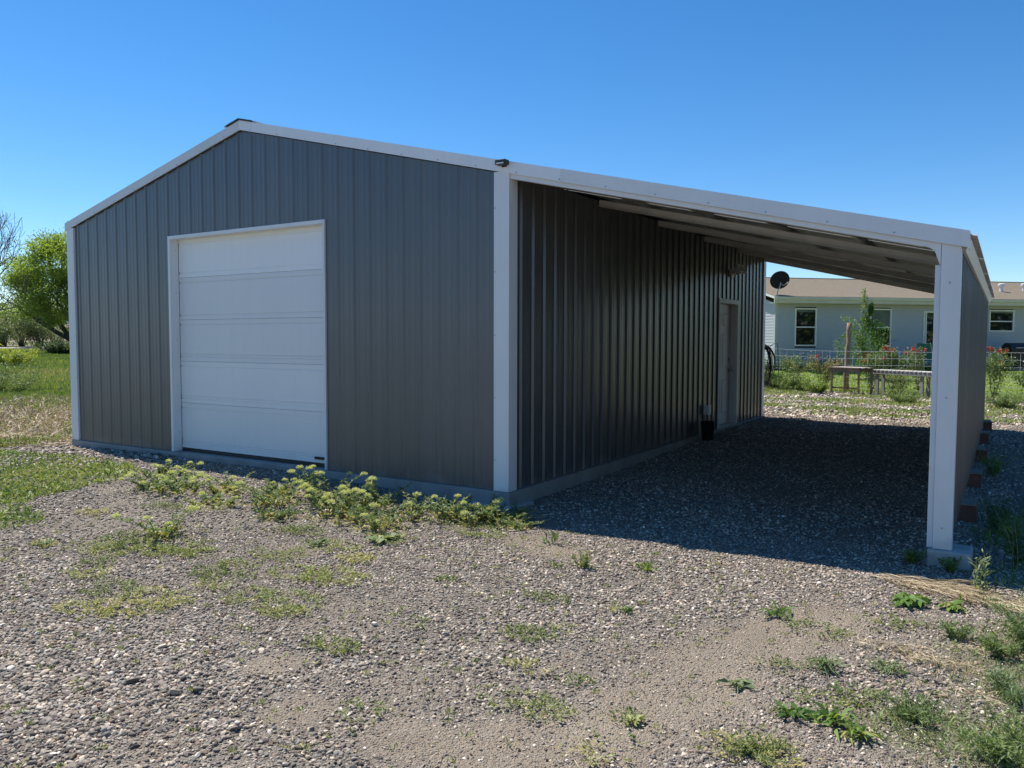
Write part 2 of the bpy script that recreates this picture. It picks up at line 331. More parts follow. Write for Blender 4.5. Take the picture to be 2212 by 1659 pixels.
def fastmesh(name, V, Fq, mats, tint=None, fmat=None, tri=False, smooth=False):
    V = np.asarray(V, np.float32); Fq = np.asarray(Fq, np.int32); k = Fq.shape[1]
    me = bpy.data.meshes.new(name); me.vertices.add(len(V)); me.vertices.foreach_set('co', V.ravel())
    me.loops.add(Fq.size); me.loops.foreach_set('vertex_index', Fq.ravel())
    me.polygons.add(len(Fq)); me.polygons.foreach_set('loop_start', np.arange(0, Fq.size, k, dtype=np.int32))
    for mm in mats: me.materials.append(mm)
    if fmat is not None: me.polygons.foreach_set('material_index', np.asarray(fmat, np.int32))
    if smooth: me.polygons.foreach_set('use_smooth', np.ones(len(Fq), bool))
    me.update(calc_edges=True)
    if tint is not None:
        a = me.attributes.new('tint', 'FLOAT', 'POINT'); a.data.foreach_set('value', np.asarray(tint, np.float32))
    return me
def unit(v): return v/np.maximum(np.linalg.norm(v, axis=1, keepdims=True), 1e-9)
class Leaves:
    """collects diamond shaped leaves / blades as quads"""
    def __init__(s): s.V = []; s.T = []
    def add(s, P, D, L, W, tint, droop=.0, fold=.15):
        P = np.asarray(P, float); n = len(P); D = unit(np.asarray(D, float)); L = np.broadcast_to(L, n)[:, None]; W = np.broadcast_to(W, n)[:, None]
        rnd = RNG.normal(size=(n, 3))*.6; rnd[:, 2] += 1.0
        side = unit(np.cross(D, rnd)); nor = np.cross(side, D)
        mid = P+D*L*.5+nor*L*fold*.5
        tip = P+D*L - np.array([0, 0, 1.])*L*droop
        q = np.stack([P, mid-side*W*.5, tip, mid+side*W*.5], 1)
        s.V.append(q.reshape(-1, 3)); s.T.append(np.repeat(np.broadcast_to(tint, n), 4))
        return s
    def mesh(s, name, mat):
        V = np.concatenate(s.V); T = np.clip(np.concatenate(s.T), 0, 1); F = np.arange(len(V)).reshape(-1, 4)
        return fastmesh(name, V, F, [mat], T)
    def build(s, name, mat, parent=None, loc=None): return link(name, s.mesh(name, mat), parent, loc)

# ------------------------------------------------------------------ ground sheet
def zones(x, y):
    """returns gravel, dirt, straw, green weights"""
    r = np.hypot(x-4, y+6.4)
    edge = ss(-7.7, -8.6, x+.5*(fbm(x*.8, y*.8, 21)-.5))*ss(-2.5, -1.0, y+x*.12+1.2)      # field left of the barn
    g1 = inpoly(x, y, [(-12, -.9), (-8.2, -.9), (-7.3, -.85), (-6.44, -.60), (-5.13, -.66), (-4.30, -1.02), (-4.06, -1.86), (-4.25, -2.33), (-3.9, -2.45), (-5.2, -5), (-12, -6)], .22)
    g2 = inpoly(x, y, [(-5.0, -2.2), (-4.03, -2.50), (-3.50, -2.58), (-3.05, -2.75), (-3.05, -3.1), (-3.6, -3.6), (-5, -3.6)], .15)
    g3 = np.clip(blob(x, y, [(4.6, -1.9, 1.0), (4.6, -3.0, .95), (4.3, -2.7, .6), (4.9, -.9, .9), (3.75, -2.75, .35)])*1.6, 0, 1)
    nearfield = edge
    rr = np.hypot(x-4, y+6.4)
    gfar = ss(19, 25, rr+3*(fbm(x*.3, y*.3, 31)-.5))
    gmid = ((fbm(x*.55, y*.55, 41)) > .53)*ss(19, 14, rr)
    fg = np.clip(gfar+gmid*.9, 0, 1)
    straw_far = ss(.42, .6, fbm(x*.25, y*.12, 51))*gfar*.7
    pt = .45+.55*ss(.40, .56, fbm(x*1.6, y*1.6, 141))
    green = np.maximum(nearfield*fg*(1-straw_far), np.maximum(g1*.9, g2*.75)*pt)
    green = np.maximum(green, g3*.55)
    back = ss(17.2, 18.0, y)*(x > -7)*(y > 0)
    bkw = ss(.48, .58, fbm(x*.8, y*.8, 61))*ss(9.8, 10.5, y)*(x > -7)*.8
    green = np.maximum(green, np.maximum(back*.7, bkw*.7))
    straw = np.clip(nearfield*(1-green), 0, 1)
    sp = blob(x, y, [(3.6, -.64, .22), (3.85, -.72, .2), (3.66, -1.95, .14), (3.9, -1.95, .14), (-7.9, .5, .3), (-8.0, .6, 1.4), (-9.2, .2, 1.2)])
    straw = np.maximum(straw, np.clip(sp*1.3, 0, .75)*(y < 3))
    dirt = ss(.48, .62, fbm(x*1.3+3, y*1.3, 71))*.38
    tr = blob(x, y, [(3.2, -1.62, .38), (3.08, -1.95, .42), (2.95, -2.25, .42), (2.83, -2.55, .42), (2.85, -2.9, .42), (2.78, -3.2, .42), (2.66, -3.55, .42), (2.4, -3.85, .40), (1.15, -1.15, .34), (.8, -.98, .28), (1.45, -4.0, .22), (1.0, -3.75, .2), (-.5, -2.2, .28), (2.05, -3.95, .28)])
    dirt = np.maximum(dirt, np.clip(tr*2.4*(.30+1.1*fbm(x*4, y*4, 81)), 0, 1))
    dirt = dirt*(1-straw)*(r < 60)
    return dirt, straw, green
def axis(lo, hi, fine, far_lo, far_hi, k=1.16):
    a = list(np.arange(lo, hi+1e-6, fine)); s = fine
    x = lo; L = []
    while x > far_lo: s *= k; x -= s; L.append(x)
    s = fine; x = hi; Rr = []
    while x < far_hi: s *= k; x += s; Rr.append(x)
    return np.array(L[::-1]+a+Rr)
gx = axis(-12, 8, .09, -6000, 6000); gy = axis(-7, 12, .09, -6000, 6000)
X, Y = np.meshgrid(gx, gy, indexing='ij'); Z = HG(X, Y)
nx, ny = X.shape
V = np.stack([X, Y, Z], -1).reshape(-1, 3)
I = np.arange(nx*ny).reshape(nx, ny)
Fq = np.stack([I[:-1, :-1], I[1:, :-1], I[1:, 1:], I[:-1, 1:]], -1).reshape(-1, 4)
me = fastmesh('ground', V, Fq, [M['ground']], smooth=True)
for nme, arr in zip(('z_dirt', 'z_straw', 'z_green'), zones(X, Y)):
    a = me.attributes.new(nme, 'FLOAT', 'POINT'); a.data.foreach_set('value', np.asarray(arr, np.float32).ravel())
ground = tag(link('ground', me), 'grey gravel yard running out into dry and green field', kind='structure')

# lawn behind the wire fence
lx = np.linspace(-9, 22, 90); ly = np.linspace(18.35, 52, 80)
X, Y = np.meshgrid(lx, ly, indexing='ij'); Z = HG(X, Y)+.02*ss(18.3, 18.9, Y)+.006
V = np.stack([X, Y, Z], -1).reshape(-1, 3); I = np.arange(X.size).reshape(X.shape)
Fq = np.stack([I[:-1, :-1], I[1:, :-1], I[1:, 1:], I[:-1, 1:]], -1).reshape(-1, 4)
tag(link('lawn', fastmesh('lawn', V, Fq, [M['lawn']], smooth=True)), 'mown green lawn between wire fence and gray house', kind='structure')

# pale road in the far left distance
def strip(name, pts, wd, mat, label, dz=.03):
    P = np.array(pts, float); n = 60; t = np.linspace(0, 1, n); q = P[0][None]*(1-t[:, None])+P[1][None]*t[:, None]
    d = unit((P[1]-P[0])[None])[0]; nn = np.array([-d[1], d[0]]); V = []
    for off in (-.5, 0, .5):
        c = q+nn*wd*off; V.append(np.column_stack([c, HG(c[:, 0], c[:, 1])+dz]))
    V = np.concatenate(V); F = []
    for j in range(2):
        for i in range(n-1): F.append((j*n+i, j*n+i+1, (j+1)*n+i+1, (j+1)*n+i))
    return tag(link(name, fastmesh(name, V, F, [mat], smooth=True)), label, kind='structure')
strip('road', [(-56, -10), (-88, 66)], 5.5, M['road'], 'pale gravel road across the far left field')

# far bare slope and mountain
def ridge(name, c, length, depth, height, mat, label, ang, seed, rough=.35):
    n, k = 60, 16; u = np.linspace(-.5, .5, n); v = np.linspace(-.5, .5, k)
    U2, V2 = np.meshgrid(u, v, indexing='ij')
    hgt = height*np.cos(V2*math.pi)**1.2*np.clip(np.cos(U2*math.pi), 0, 1)**.5*(1-rough+rough*2*fbm(U2*9+seed, V2*3, seed))
    ca, sa = math.cos(ang), math.sin(ang); X = c[0]+U2*length*ca-V2*depth*sa; Y = c[1]+U2*length*sa+V2*depth*ca
    Vv = np.stack([X, Y, hgt+c[2]], -1).reshape(-1, 3); I = np.arange(n*k).reshape(n, k)
    Fq = np.stack([I[:-1, :-1], I[1:, :-1], I[1:, 1:], I[:-1, 1:]], -1).reshape(-1, 4)
    return tag(link(name, fastmesh(name, Vv, Fq, [mat], smooth=True)), label, kind='structure')
AZ = math.radians(154.5)
ridge('hillside', (-322, 152, -1), 240, 90, 8.5, M['bare'], 'bare tan hillside beyond the shrubs', AZ+math.pi/2, 3, .1)
ridge('mountain', (-3300, 1560, -20), 5200, 1800, 118, M['mountain'], 'low blue mountain on the far horizon', AZ+math.pi/2, 8, .5)

# ------------------------------------------------------------------ the metal barn
W, HA, SL, L, D = 7.4484, 3.9185, .2425, 3.7343, 9.2726
XA = -W/2
def zr(x): return HA-SL*abs(x-XA)
def clone(o, name, parent, loc=None):
    c = o.copy(); c.name = name; col.objects.link(c); c.parent = parent
    if loc is not None: c.location = loc
    return c
barn = thing('metal_barn', 'charcoal ribbed steel barn with white trim and open lean-to', 'barn')
RP = .2286
RIBH = [.019]
def prof(u, ph=0.0):
    t = (u-ph) % RP
    d = min(t, RP-t)
    if d <= .011: return RIBH[0]
    if d < .032: return RIBH[0]*(.032-d)/.021
    for c in (RP/3, 2*RP/3):
        e = abs(t-c)
        if e <= .006: return .0025
        if e < .013: return .0025*(.013-e)/.007
    return 0.0
def breaks(u0, u1, ph):
    S = {u0, u1}; k0 = int((u0-ph)//RP)-1; k1 = int((u1-ph)//RP)+1
    for k in range(k0, k1+1):
        b = ph+k*RP
        for o in (-.032, -.011, .011, .032): S.add(b+o)
        for c in (RP/3, 2*RP/3):
            for o in (-.013, -.006, .006, .013): S.add(b+c+o)
    return S
def rib_panel(u0, u1, zb, zt, mp, ph=0.0, extra=(), lift=0.0, hole=None):
    """ribbed sheet: mp(u, z, h) -> xyz ; hole=(ua, ub, za, zb)"""
    S = breaks(u0, u1, ph) | set(extra)
    if hole: S |= {hole[0], hole[1]}
    S = sorted(s for s in S if u0-1e-6 <= s <= u1+1e-6)
    T = [S[0]]
    for s in S[1:]:
        if s-T[-1] > 1e-4: T.append(s)
    mb = MB()
    for a, b in zip(T[:-1], T[1:]):
        ha, hb = prof(a, ph)+lift, prof(b, ph)+lift; mid = (a+b)/2
        segs = [(zb, None)]
        lo_a = lo_b = zb
        if hole and hole[0]-1e-6 < mid < hole[1]+1e-6:
            if hole[2] > zb+.01: mb.quad(mp(a, zb, ha), mp(b, zb, hb), mp(b, hole[2], hb), mp(a, hole[2], ha))
            lo_a = lo_b = hole[3]
        mb.quad(mp(a, lo_a, ha), mp(b, lo_b, hb), mp(b, zt(b), hb), mp(a, zt(a), ha))
    return mb
def wall(u0, u1, zb, zt, mp, ph=0.0, extra=(), hole=None, mat='charcoal', name='wall_panel'):
    pw = RP*4; n0 = math.floor((u0-ph)/pw); u = ph+n0*pw+.02; i = 0; out = []
    while u < u1-.05:
        a, b = max(u, u0), min(u+pw, u1)
        if b-a > .03:
            h = hole if hole and not (hole[1] <= a or hole[0] >= b) else None
            if h: h = (max(h[0], a), min(h[1], b), h[2], h[3])
            mb = rib_panel(a, b, zb, zt, mp, ph, [e for e in extra if a < e < b], (i % 2)*.0014, h)
            out.append(mb.build(name, M[mat], barn))
        u += pw; i += 1
    return out
GX0, GX1, GZ = -5.152, -2.3715, 2.772
DY0, DY1, DZ = 6.41, 7.5177, 2.15
T_ = .006
RIBH[0] = .012
wall(-W+.02, -.03, .0, lambda x: zr(x)-T_, lambda u, z, h: (u, -h, z), ph=-.14, extra=(XA,), hole=(GX0+.02, GX1-.02, -.5, GZ-.02))
RIBH[0] = .019
wall(.03, D-.03, .0, lambda y: zr(0)+.03, lambda u, z, h: (h, u, z), ph=.2418, hole=(DY0+.02, DY1-.02, -.5, DZ-.02))
wall(.03, D-.03, .0, lambda y: zr(-W)+.03, lambda u, z, h: (-W-h, u, z), ph=.2418)
wall(-W+.02, -.03, .0, lambda x: zr(x)-T_, lambda u, z, h: (u, D+h, z), ph=-.14, extra=(XA,))
wall(.10, D-.03, .035, lambda y: zr(L)-.01, lambda u, z, h: (L-.02+h, u, z), ph=.2418)
# roof sheets
RZ = .088
def roofmp(sgn):
    def f(u, s, h):            # u along y, s = distance from ridge along x
        x = XA+sgn*s; return (x, u, HA+RZ-SL*s+h)
    return f
for sgn, smax in ((-1, W/2+.07), (1, W/2+L+.095)):
    f = roofmp(sgn); u = -.02; i = 0
    while u < D+.0:
        a, b = u, min(u+RP*4, D+.03)
        mb = rib_panel(a, b, .0, lambda q: smax, f, ph=.10, lift=(i % 2)*.0014)
        mb.build('roof_sheet', M['roof_steel'], barn); u += RP*4; i += 1
# foundation slab
mb = MB(); mb.box(-W-.035, .045, -.035, D+.03, -.32, -.004); mb.build('slab', M['concrete'], barn, bevel=.006)
mb = MB(); mb.box(-.42, .13, -.14, .30, -.42, -.125); mb.build('footing', M['cast_concrete'], barn, bevel=.02)
# corner trims (L sections)
def ltrim(xc, yc, sx, sy, z1, wx=.14, wy=.12, t=.03):
    mb = MB(); # outer corner at (xc+sx*t, yc+sy*t), legs running back
    ox, oy = xc+sx*t, yc+sy*t
    pts = [(ox, oy), (xc-sx*wx, oy), (xc-sx*wx, oy-sy*.004), (ox-sx*.004, oy-sy*.004), (ox-sx*.004, yc-sy*wy), (ox, yc-sy*wy)]
    mb.prism(pts, 2, .0, z1)
    # return flanges closing to the wall
    mb.box(min(xc-sx*wx, xc-sx*(wx-.004)), max(xc-sx*wx, xc-sx*(wx-.004)), min(yc, oy-sy*.004), max(yc, oy-sy*.004), 0, z1)
    mb.box(min(xc, ox-sx*.004), max(xc, ox-sx*.004), min(yc-sy*wy, yc-sy*(wy-.004)), max(yc-sy*wy, yc-sy*(wy-.004)), 0, z1)
    return mb.build('corner_trim', M['white_steel'], barn)
ltrim(0, 0, 1, -1, zr(0)+.02)
ltrim(-W, 0, -1, -1, zr(-W)+.02, wx=.14)
ltrim(0, D, 1, 1, zr(0)+.02)
ltrim(-W, D, -1, 1, zr(-W)+.02)
# rake trims
def rake(x0, x1, y, t0=-.0, hgt=.112, th=.018, fold=.06, sgn=-1, proud=0, endcap=False):
    mb = MB(); yf = y+sgn*(th+proud); n = 10
    xs = np.linspace(x0, x1, n)
    zb = [zr(x)+t0 for x in xs]; zt = [zr(x)+hgt for x in xs]
    for i in range(n-1):
        a, b = xs[i], xs[i+1]
        for (p, q) in (((a, yf, zb[i]), (b, yf, zb[i+1])),):
            mb.quad((a, yf, zb[i]), (b, yf, zb[i+1]), (b, yf, zt[i+1]), (a, yf, zt[i]))
            mb.quad((a, yf, zt[i]), (b, yf, zt[i+1]), (b, y-sgn*fold, zt[i+1]), (a, y-sgn*fold, zt[i]))
            mb.quad((a, yf, zb[i]), (b, yf, zb[i+1]), (b, yf-sgn*th, zb[i+1]+.001), (a, yf-sgn*th, zb[i]+.001))
            mb.quad((a, yf-sgn*.004, zb[i]), (b, yf-sgn*.004, zb[i+1]), (b, yf-sgn*.004, zt[i+1]-.004), (a, yf-sgn*.004, zt[i]-.004))
    for k in (0, n-1):
        a = xs[k]; mb.quad((a, yf, zb[k]), (a, yf, zt[k]), (a, y-sgn*.0+.0, zt[k]), (a, y, zb[k]))
    return mb.build('rake_trim', M['white_steel'], barn)
rake(-W-.06, XA, -.019); rake(XA, .62, -.0192); rake(.58, L+.05, -.019, t0=-.002, hgt=.1145, proud=.004)
rake(-W-.06, XA, D+.019, sgn=1); rake(XA, L+.05, D+.0192, sgn=1)
# rake return at the eave end + eave trims
mb = MB(); mb.box(L+.046, L+.052, -.035, .12, zr(L)-.02, zr(L)+.10); mb.build('rake_end_cap', M['white_steel'], barn)
mb = MB(); mb.prism([(L-.0, zr(L)-.02), (L+.022, zr(L)-.02), (L+.056, zr(L)+.056), (L+.050, zr(L)+.062), (L+.0, zr(L)-.0)], 1, .12, D+.02); mb.build('eave_trim', M['white_steel'], barn)
mb = MB(); mb.box(-W-.045, -W-.02, -.0, D, zr(-W)-.02, zr(-W)+.075); mb.build('eave_trim', M['white_steel'], barn)
# ridge cap
mb = MB()
for sg in (-1, 1):
    a = (XA, HA+.132); b = (XA+sg*.24, HA+.132-.24*SL); c = (XA+sg*.25, HA+.120-.25*SL)
    for (p, q) in ((a, b), (b, c)):
        mb.quad((p[0], -.055, p[1]), (q[0], -.055, q[1]), (q[0], D+.05, q[1]), (p[0], D+.05, p[1]))
mb.build('ridge_cap', M['roof_steel'], barn)
mb = MB()
for sg in (-1, 1): mb.prism([(XA, HA+.1155), (XA+sg*.22, HA+.1155-.22*SL), (XA+sg*.22, HA+.129-.22*SL), (XA, HA+.130)], 1, -.052, -.02)
mb.build('closure_foam', M['black'], barn)

# ---- garage door
gd_ = thing('garage_door', None, None); gd_.parent = barn
JX0, JX1, JZ = GX0+.042, GX1-.030, GZ-.042
mb = MB(); mb.box(GX0, JX0, -.026, .0, .0, GZ); mb.box(GX0+.0, JX0, .0, .10, .0, GZ-.03); mb.build('jamb_trim', M['white_steel'], gd_, bevel=.002)
mb = MB(); mb.box(JX1, GX1, -.026, .0, .0, GZ); mb.box(JX1, GX1, .0, .10, .0, GZ-.03); mb.build('jamb_trim', M['white_steel'], gd_, bevel=.002)
mb = MB(); mb.box(JX0+.001, JX1-.001, -.026, .0, JZ, GZ); mb.box(JX0+.001, JX1-.001, .0, .10, JZ, GZ-.03); mb.build('head_trim', M['white_steel'], gd_, bevel=.002)
mb = MB(); mb.box(JX0, JX1, .150, .158, .0, JZ+.02); mb.build('door_backing', M['black'], gd_)
joints = [.012, .092, .63, 1.17, 1.705, 2.245, JZ+.01]
def section(z0, z1, kind):
    mb = MB(); y = .10; P = []
    def st(z, dy): P.append((z, y+dy))
    st(z0+.0012, .03); st(z0+.0012, .003); st(z0+.005, 0)
    if kind == 'full':
        st(z0+.052, 0); st(z0+.0535, .009); st(z0+.058, .009); st(z0+.070, .0025)
        if z0 < 1.3: st(z0+.088, .0025); st(z0+.091, .009); st(z0+.098, .0025)
        st(z1-.072, .0025); st(z1-.060, .009); st(z1-.0555, .009); st(z1-.054, 0)
    st(z1-.005, 0); st(z1-.0012, .003); st(z1-.0012, .03)
    for (za, ya), (zb, yb) in zip(P[:-1], P[1:]):
        mb.quad((JX0+.004, ya, za), (JX1-.004, ya, za), (JX1-.004, yb, zb), (JX0+.004, yb, zb))
    for x in (JX0+.004, JX1-.004):
        mb.poly([(x, yy, zz) for zz, yy in P])
    return mb.build('door_section', M['door_white'], gd_)
section(joints[1]-.05, joints[2], 'full'); 
for a, b in zip(joints[2:-1], joints[3:]): section(a, b, 'full')
mb = MB(); mb.box(JX0+.004, JX1-.004, .102, .14, .002, .045); mb.build('bottom_seal', M['rubber'], gd_)
for z in joints[1:-1]:
    for dz in (-.059, .059):
        mb = MB(); mb.box(JX0+.006, JX0+.016, .0985, .106, z+dz-.018, z+dz+.018); mb.build('end_clip', M['screw'], gd_)
mb = MB(); mb.box(JX1-.27, JX1-.13, .082, .0985, .085, .115); mb.box(JX1-.25, JX1-.15, .076, .081, .092, .108); mb.build('lift_handle', M['rubber'], gd_)
# screws
scr = MB(); scr.lathe([(.0, .004), (.006, .003), (.0065, 0)], seg=8, Mx=Matrix.Rotation(math.radians(90), 3, 'X')); scm = scr.mesh('screw', M['screw'])
scr2 = MB(); scr2.lathe([(.0, .004), (.006, .003), (.0065, 0)], seg=8, Mx=Matrix.Rotation(math.radians(90), 3, 'Y')); scm2 = scr2.mesh('screw', M['screw'])
def screw(x, y, z, par=barn, m_=scm):
    return link('screw', m_, par, (x, y, z))
for z in (.25, .85, 1.45, 2.05, 2.6):
    screw(JX0+.0003, .055, z, gd_, scm2)
for x in np.arange(-7.2, 3.6, .457):
    if abs(x-XA) > .1: screw(x, -.0385-(.0042 if x > .58 else 0), zr(x)+.018)
for z in np.arange(.3, 3.0, .6): screw(-.128, -.0305, z)
for z in np.arange(.3, 2.9, .6): screw(-W+.128, -.0305, z)
for zl in (1.07, 2.1):      # girt screws in the front sheets
    for x in np.arange(-7.25, -.2, RP):
        if GX0-.05 < x < GX1+.05 and zl < GZ: continue
        screw(x, -.0005, zl)

# ---- entry door
ed = thing('entry_door', None, None); ed.parent = barn
t = .05
mb = MB(); mb.box(.0, .030, DY0, DY0+t, .0, DZ); mb.box(-.11, .0, DY0+.02, DY0+t, 0, DZ-.02)
mb.box(.0, .030, DY1-t, DY1, .0, DZ); mb.box(-.11, .0, DY1-t, DY1-.02, 0, DZ-.02)
mb.box(.0, .030, DY0+t, DY1-t, DZ-.07, DZ); mb.box(-.11, .0, DY0+t, DY1-t, DZ-.07, DZ-.02)
mb.build('door_frame', M['door_gray'], ed)
mb = MB(); mb.box(-.11, .035, DY0+t, DY1-t, .0, .022); mb.build('threshold', M['galv'], ed)
y0, y1 = DY0+t+.004, DY1-t-.004; dw = y1-y0
leaf = MB(); leaf.box(-.145, -.102, y0, y1, .026, DZ-.074); leafo = leaf.build('door_leaf', M['door_gray'], ed)
def dpanel(a, b, z0, z1):
    mb = MB(); x = -.102
    o_ = [(a, z0), (b, z0), (b, z1), (a, z1)]; q = .018
    i_ = [(a+q, z0+q), (b-q, z0+q), (b-q, z1-q), (a+q, z1-q)]; q2 = .034
    j_ = [(a+q2, z0+q2), (b-q2, z0+q2), (b-q2, z1-q2), (a+q2, z1-q2)]
    for k in range(4):
        l = (k+1) % 4
        mb.quad((x+.001, *o_[k]), (x+.001, *o_[l]), (x+.010, *i_[l]), (x+.010, *i_[k]))
        mb.quad((x+.010, *i_[k]), (x+.010, *i_[l]), (x+.003, *j_[l]), (x+.003, *j_[k]))
    mb.poly([(x+.003, *p) for p in j_])
    mb.build('raised_panel', M['door_gray'], ed)
for a, b in ((y0+.12*dw, y0+.45*dw), (y0+.55*dw, y0+.88*dw)):
    dpanel(a, b, 1.70, 1.93); dpanel(a, b, .98, 1.58); dpanel(a, b, .22, .80)
mb = MB(); Mx = Matrix.Rotation(math.radians(90), 3, 'Y')
mb.lathe([(.0, .0), (.032, .0), (.032, .012), (.012, .016), (.012, .045), (.028, .055), (.030, .075), (.018, .088), (0, .09)], (-.102, y1-.07, .95), 16, Mx); mb.build('door_knob', M['chrome'], ed, smooth=True)
mb = MB(); mb.lathe([(.0, .0), (.030, .0), (.030, .012), (.018, .02), (0, .022)], (-.102, y1-.07, 1.13), 16, Mx); mb.build('deadbolt', M['chrome'], ed, smooth=True)

# ---- lean-to frame
mb = MB(); yb0, yb1 = -.016, .06      # front header beam, white, with curved knee into the post
pts = [(.03, zr(.03)+.05), (.03, zr(.03)-.045)]
for a in np.linspace(90, 5, 9):
    q = math.radians(a); pts.append((3.485+.10*math.cos(q), zr(3.485)-.045-.085+.085*math.sin(q)))
pts += [(3.6125, 1.972), (3.6125, zr(3.6125)+.05)]
mb.prism(pts, 1, yb0, yb1); mb.build('header_beam', M['white_steel'], barn, bevel=.003)
post = MB(); post.prism([(3.615, -.034), (L+.004, -.034), (L+.004, zr(L)+.03), (3.615, zr(3.615)+.03)], 1, -.0165, .10); post.box(3.576, 3.6135, .012, .095, -.034, 1.99)
post.build('lean_to_post', M['white_steel'], barn, bevel=.003)
for z in (.12, 1.05, 1.86): screw(3.672, -.0182, z)
post0 = None
YR = [1.9, 3.70, 5.60, 7.45, 9.18]
rf = MB(); yy = 0
n = 2
rf.prism([(.03, zr(.03)-.032), (3.50, zr(3.50)-.032), (3.62, zr(3.6)-.10), (3.62, zr(3.62)+.045), (.03, zr(.03)+.045)], 1, -.0, .05)
rf.prism([(.03, zr(.03)-.032), (3.5, zr(3.5)-.032), (3.5, zr(3.5)-.026), (.03, zr(.03)-.026)], 1, -.03, .0)
M['rafter'] = simple('pale_primed_steel', (.66, .66, .62), (.56, .56, .53), .5, 6)
rfm = rf.mesh('rafter', M['rafter'])
pm = MB(); pm.box(3.62, L-.03, -.03, .05, -.08, zr(3.7)+.02); pmm = pm.mesh('lean_to_post', M['galv'])
for y in YR:
    link('rafter', rfm, barn, (0, y, 0)); link('lean_to_post', pmm, barn, (0, y, 0))
for x in (.62, 1.36, 2.10, 2.84, 3.50):
    mb = MB(); z1 = zr(x)+RZ-.003; mb.prism([(x-.05, z1+.010), (x-.028, z1+.006), (x-.024, z1-.036), (x+.024, z1-.048), (x+.028, z1-.008), (x+.05, z1-.012)], 1, .065, D); mb.build('purlin', M['galv'], barn)
for z in (.55, 1.3):
    mb = MB(); mb.box(L-.10, L-.03, .1, D-.05, z, z+.05); mb.build('girt', M['galv'], barn)
# pier under the front post and timber blocks under the side wall
mb = MB(); mb.prism([(3.583, -.06), (3.862, -.06), (3.862, .24), (3.583, .24)], 2, -.40, -.036); mb.build('concrete_pier', M['cast_concrete'], barn, bevel=.012)
for i, y in enumerate((1.65, 3.42, 5.25, 7.05, 8.85)):
    zg = float(H(3.8, y)); mb = MB(); mb.box(3.45, 3.85+random.uniform(-.015, .015), y, y+.34, zg-.1, zg+.145)
    b_ = mb.build('footing_block', M['redwood'], barn, bevel=.008)
    mb = MB(); mb.box(3.45, 3.835, y+.006, y+.33, zg+.147, zg+.162); mb.build('block_cap', M['timber_top'], barn, bevel=.004)
# fascia solar light
fl = MB(); fl.box(-.078, .036, -.115, -.04, 3.082, 3.128); fl_ = fl.build('solar_light', M['black'], barn, bevel=.006)
fl = MB(); fl.box(-.060, .022, -.120, -.1145, 3.086, 3.098); fl.build('light_strip', M['lens'], fl_)
fl = MB(); fl.box(-.05, .01, -.038, -.03, 3.07, 3.13); fl.build('mount', M['black'], fl_)
# twin flood light over the entry door
wl = MB(); wl.box(.0, .055, 6.98, 7.14, 2.53, 2.66); wl_ = wl.build('flood_light', M['door_gray'], barn, bevel=.015)
for dy in (-.12, .12):
    Mx = Matrix.Rotation(math.radians(65), 3, 'Y')
    mb = MB(); mb.lathe([(0, -.01), (.04, -.01), (.045, .05), (.075, .12), (.078, .15), (.068, .15), (.03, .11), (0, .10)], (.07, 7.06+dy, 2.61), 16, Mx); mb.build('lamp_head', M['door_gray'], wl_, smooth=True)
    mb = MB(); mb.tube([(.05, 7.06+dy*.4, 2.60), (.09, 7.06+dy, 2.62)], .012); mb.build('swivel_arm', M['door_gray'], wl_)
# power outlet box on the side wall
mb = MB(); mb.box(.0, .085, 5.72, 5.84, .30, .44); mb.box(.085, .10, 5.71, 5.85, .29, .45); ob = mb.build('outlet_box', M['trimwhite'], barn, bevel=.004)
mb = MB(); mb.tube([(.03, 5.78, .30), (.03, 5.78, .0)], .014); mb.build('conduit', M['galv'], ob)

# black bucket like bin beside the outlet
bk = thing('plastic_bucket', 'small black bucket on gravel beside the white outlet box', 'bucket', (.16, 5.50, float(H(.16, 5.50))))
mb = MB(); mb.lathe([(0, .0), (.08, 0), (.085, .01), (.105, .27), (.113, .275), (.113, .29), (.098, .29), (.078, .02), (0, .02)], seg=24); mb.build('bucket_body', M['black'], bk, smooth=True)
mb = MB(); mb.tube([(.108*math.cos(a), .108*math.sin(a)*.3, .27+.07*math.sin(a)) for a in np.linspace(0, math.pi, 9)], .004, 6); mb.build('handle', M['galv'], bk)

# coil of black hose hanging on the back corner
hs = thing('hose_coil', 'coil of black hose hanging on the back corner of barn', 'hose', (-.06, D+.05, 1.06))
for k in range(9):
    rx = .10+.012*k; rz_ = .28+.012*(k % 5); yy = .02+.016*k
    mb = MB(); mb.tube([(.045+rx*math.cos(a)*(1+.05*math.sin(3*a+k)), yy+.02*math.sin(a*2+k), rz_*math.sin(a)-(.03*k if math.sin(a) < 0 else 0)*abs(math.sin(a))) for a in np.linspace(0, 2*math.pi, 28)], .0095, 6, cap=False)
    mb.build('hose_loop', M['rubber'], hs, smooth=True)
mb = MB(); mb.box(-.1, .10, -.02, .02, .22, .26); mb.box(.03, .06, .0, .18, .22, .24); mb.build('hanger', M['black'], hs)

# ------------------------------------------------------------------ gray house
HE = math.radians(43); hx, hy = math.cos(HE), math.sin(HE)
house = thing('gray_house', 'single storey gray sided house with brown shingle roof', 'house', (-3.73, 25.61, 0), HE)
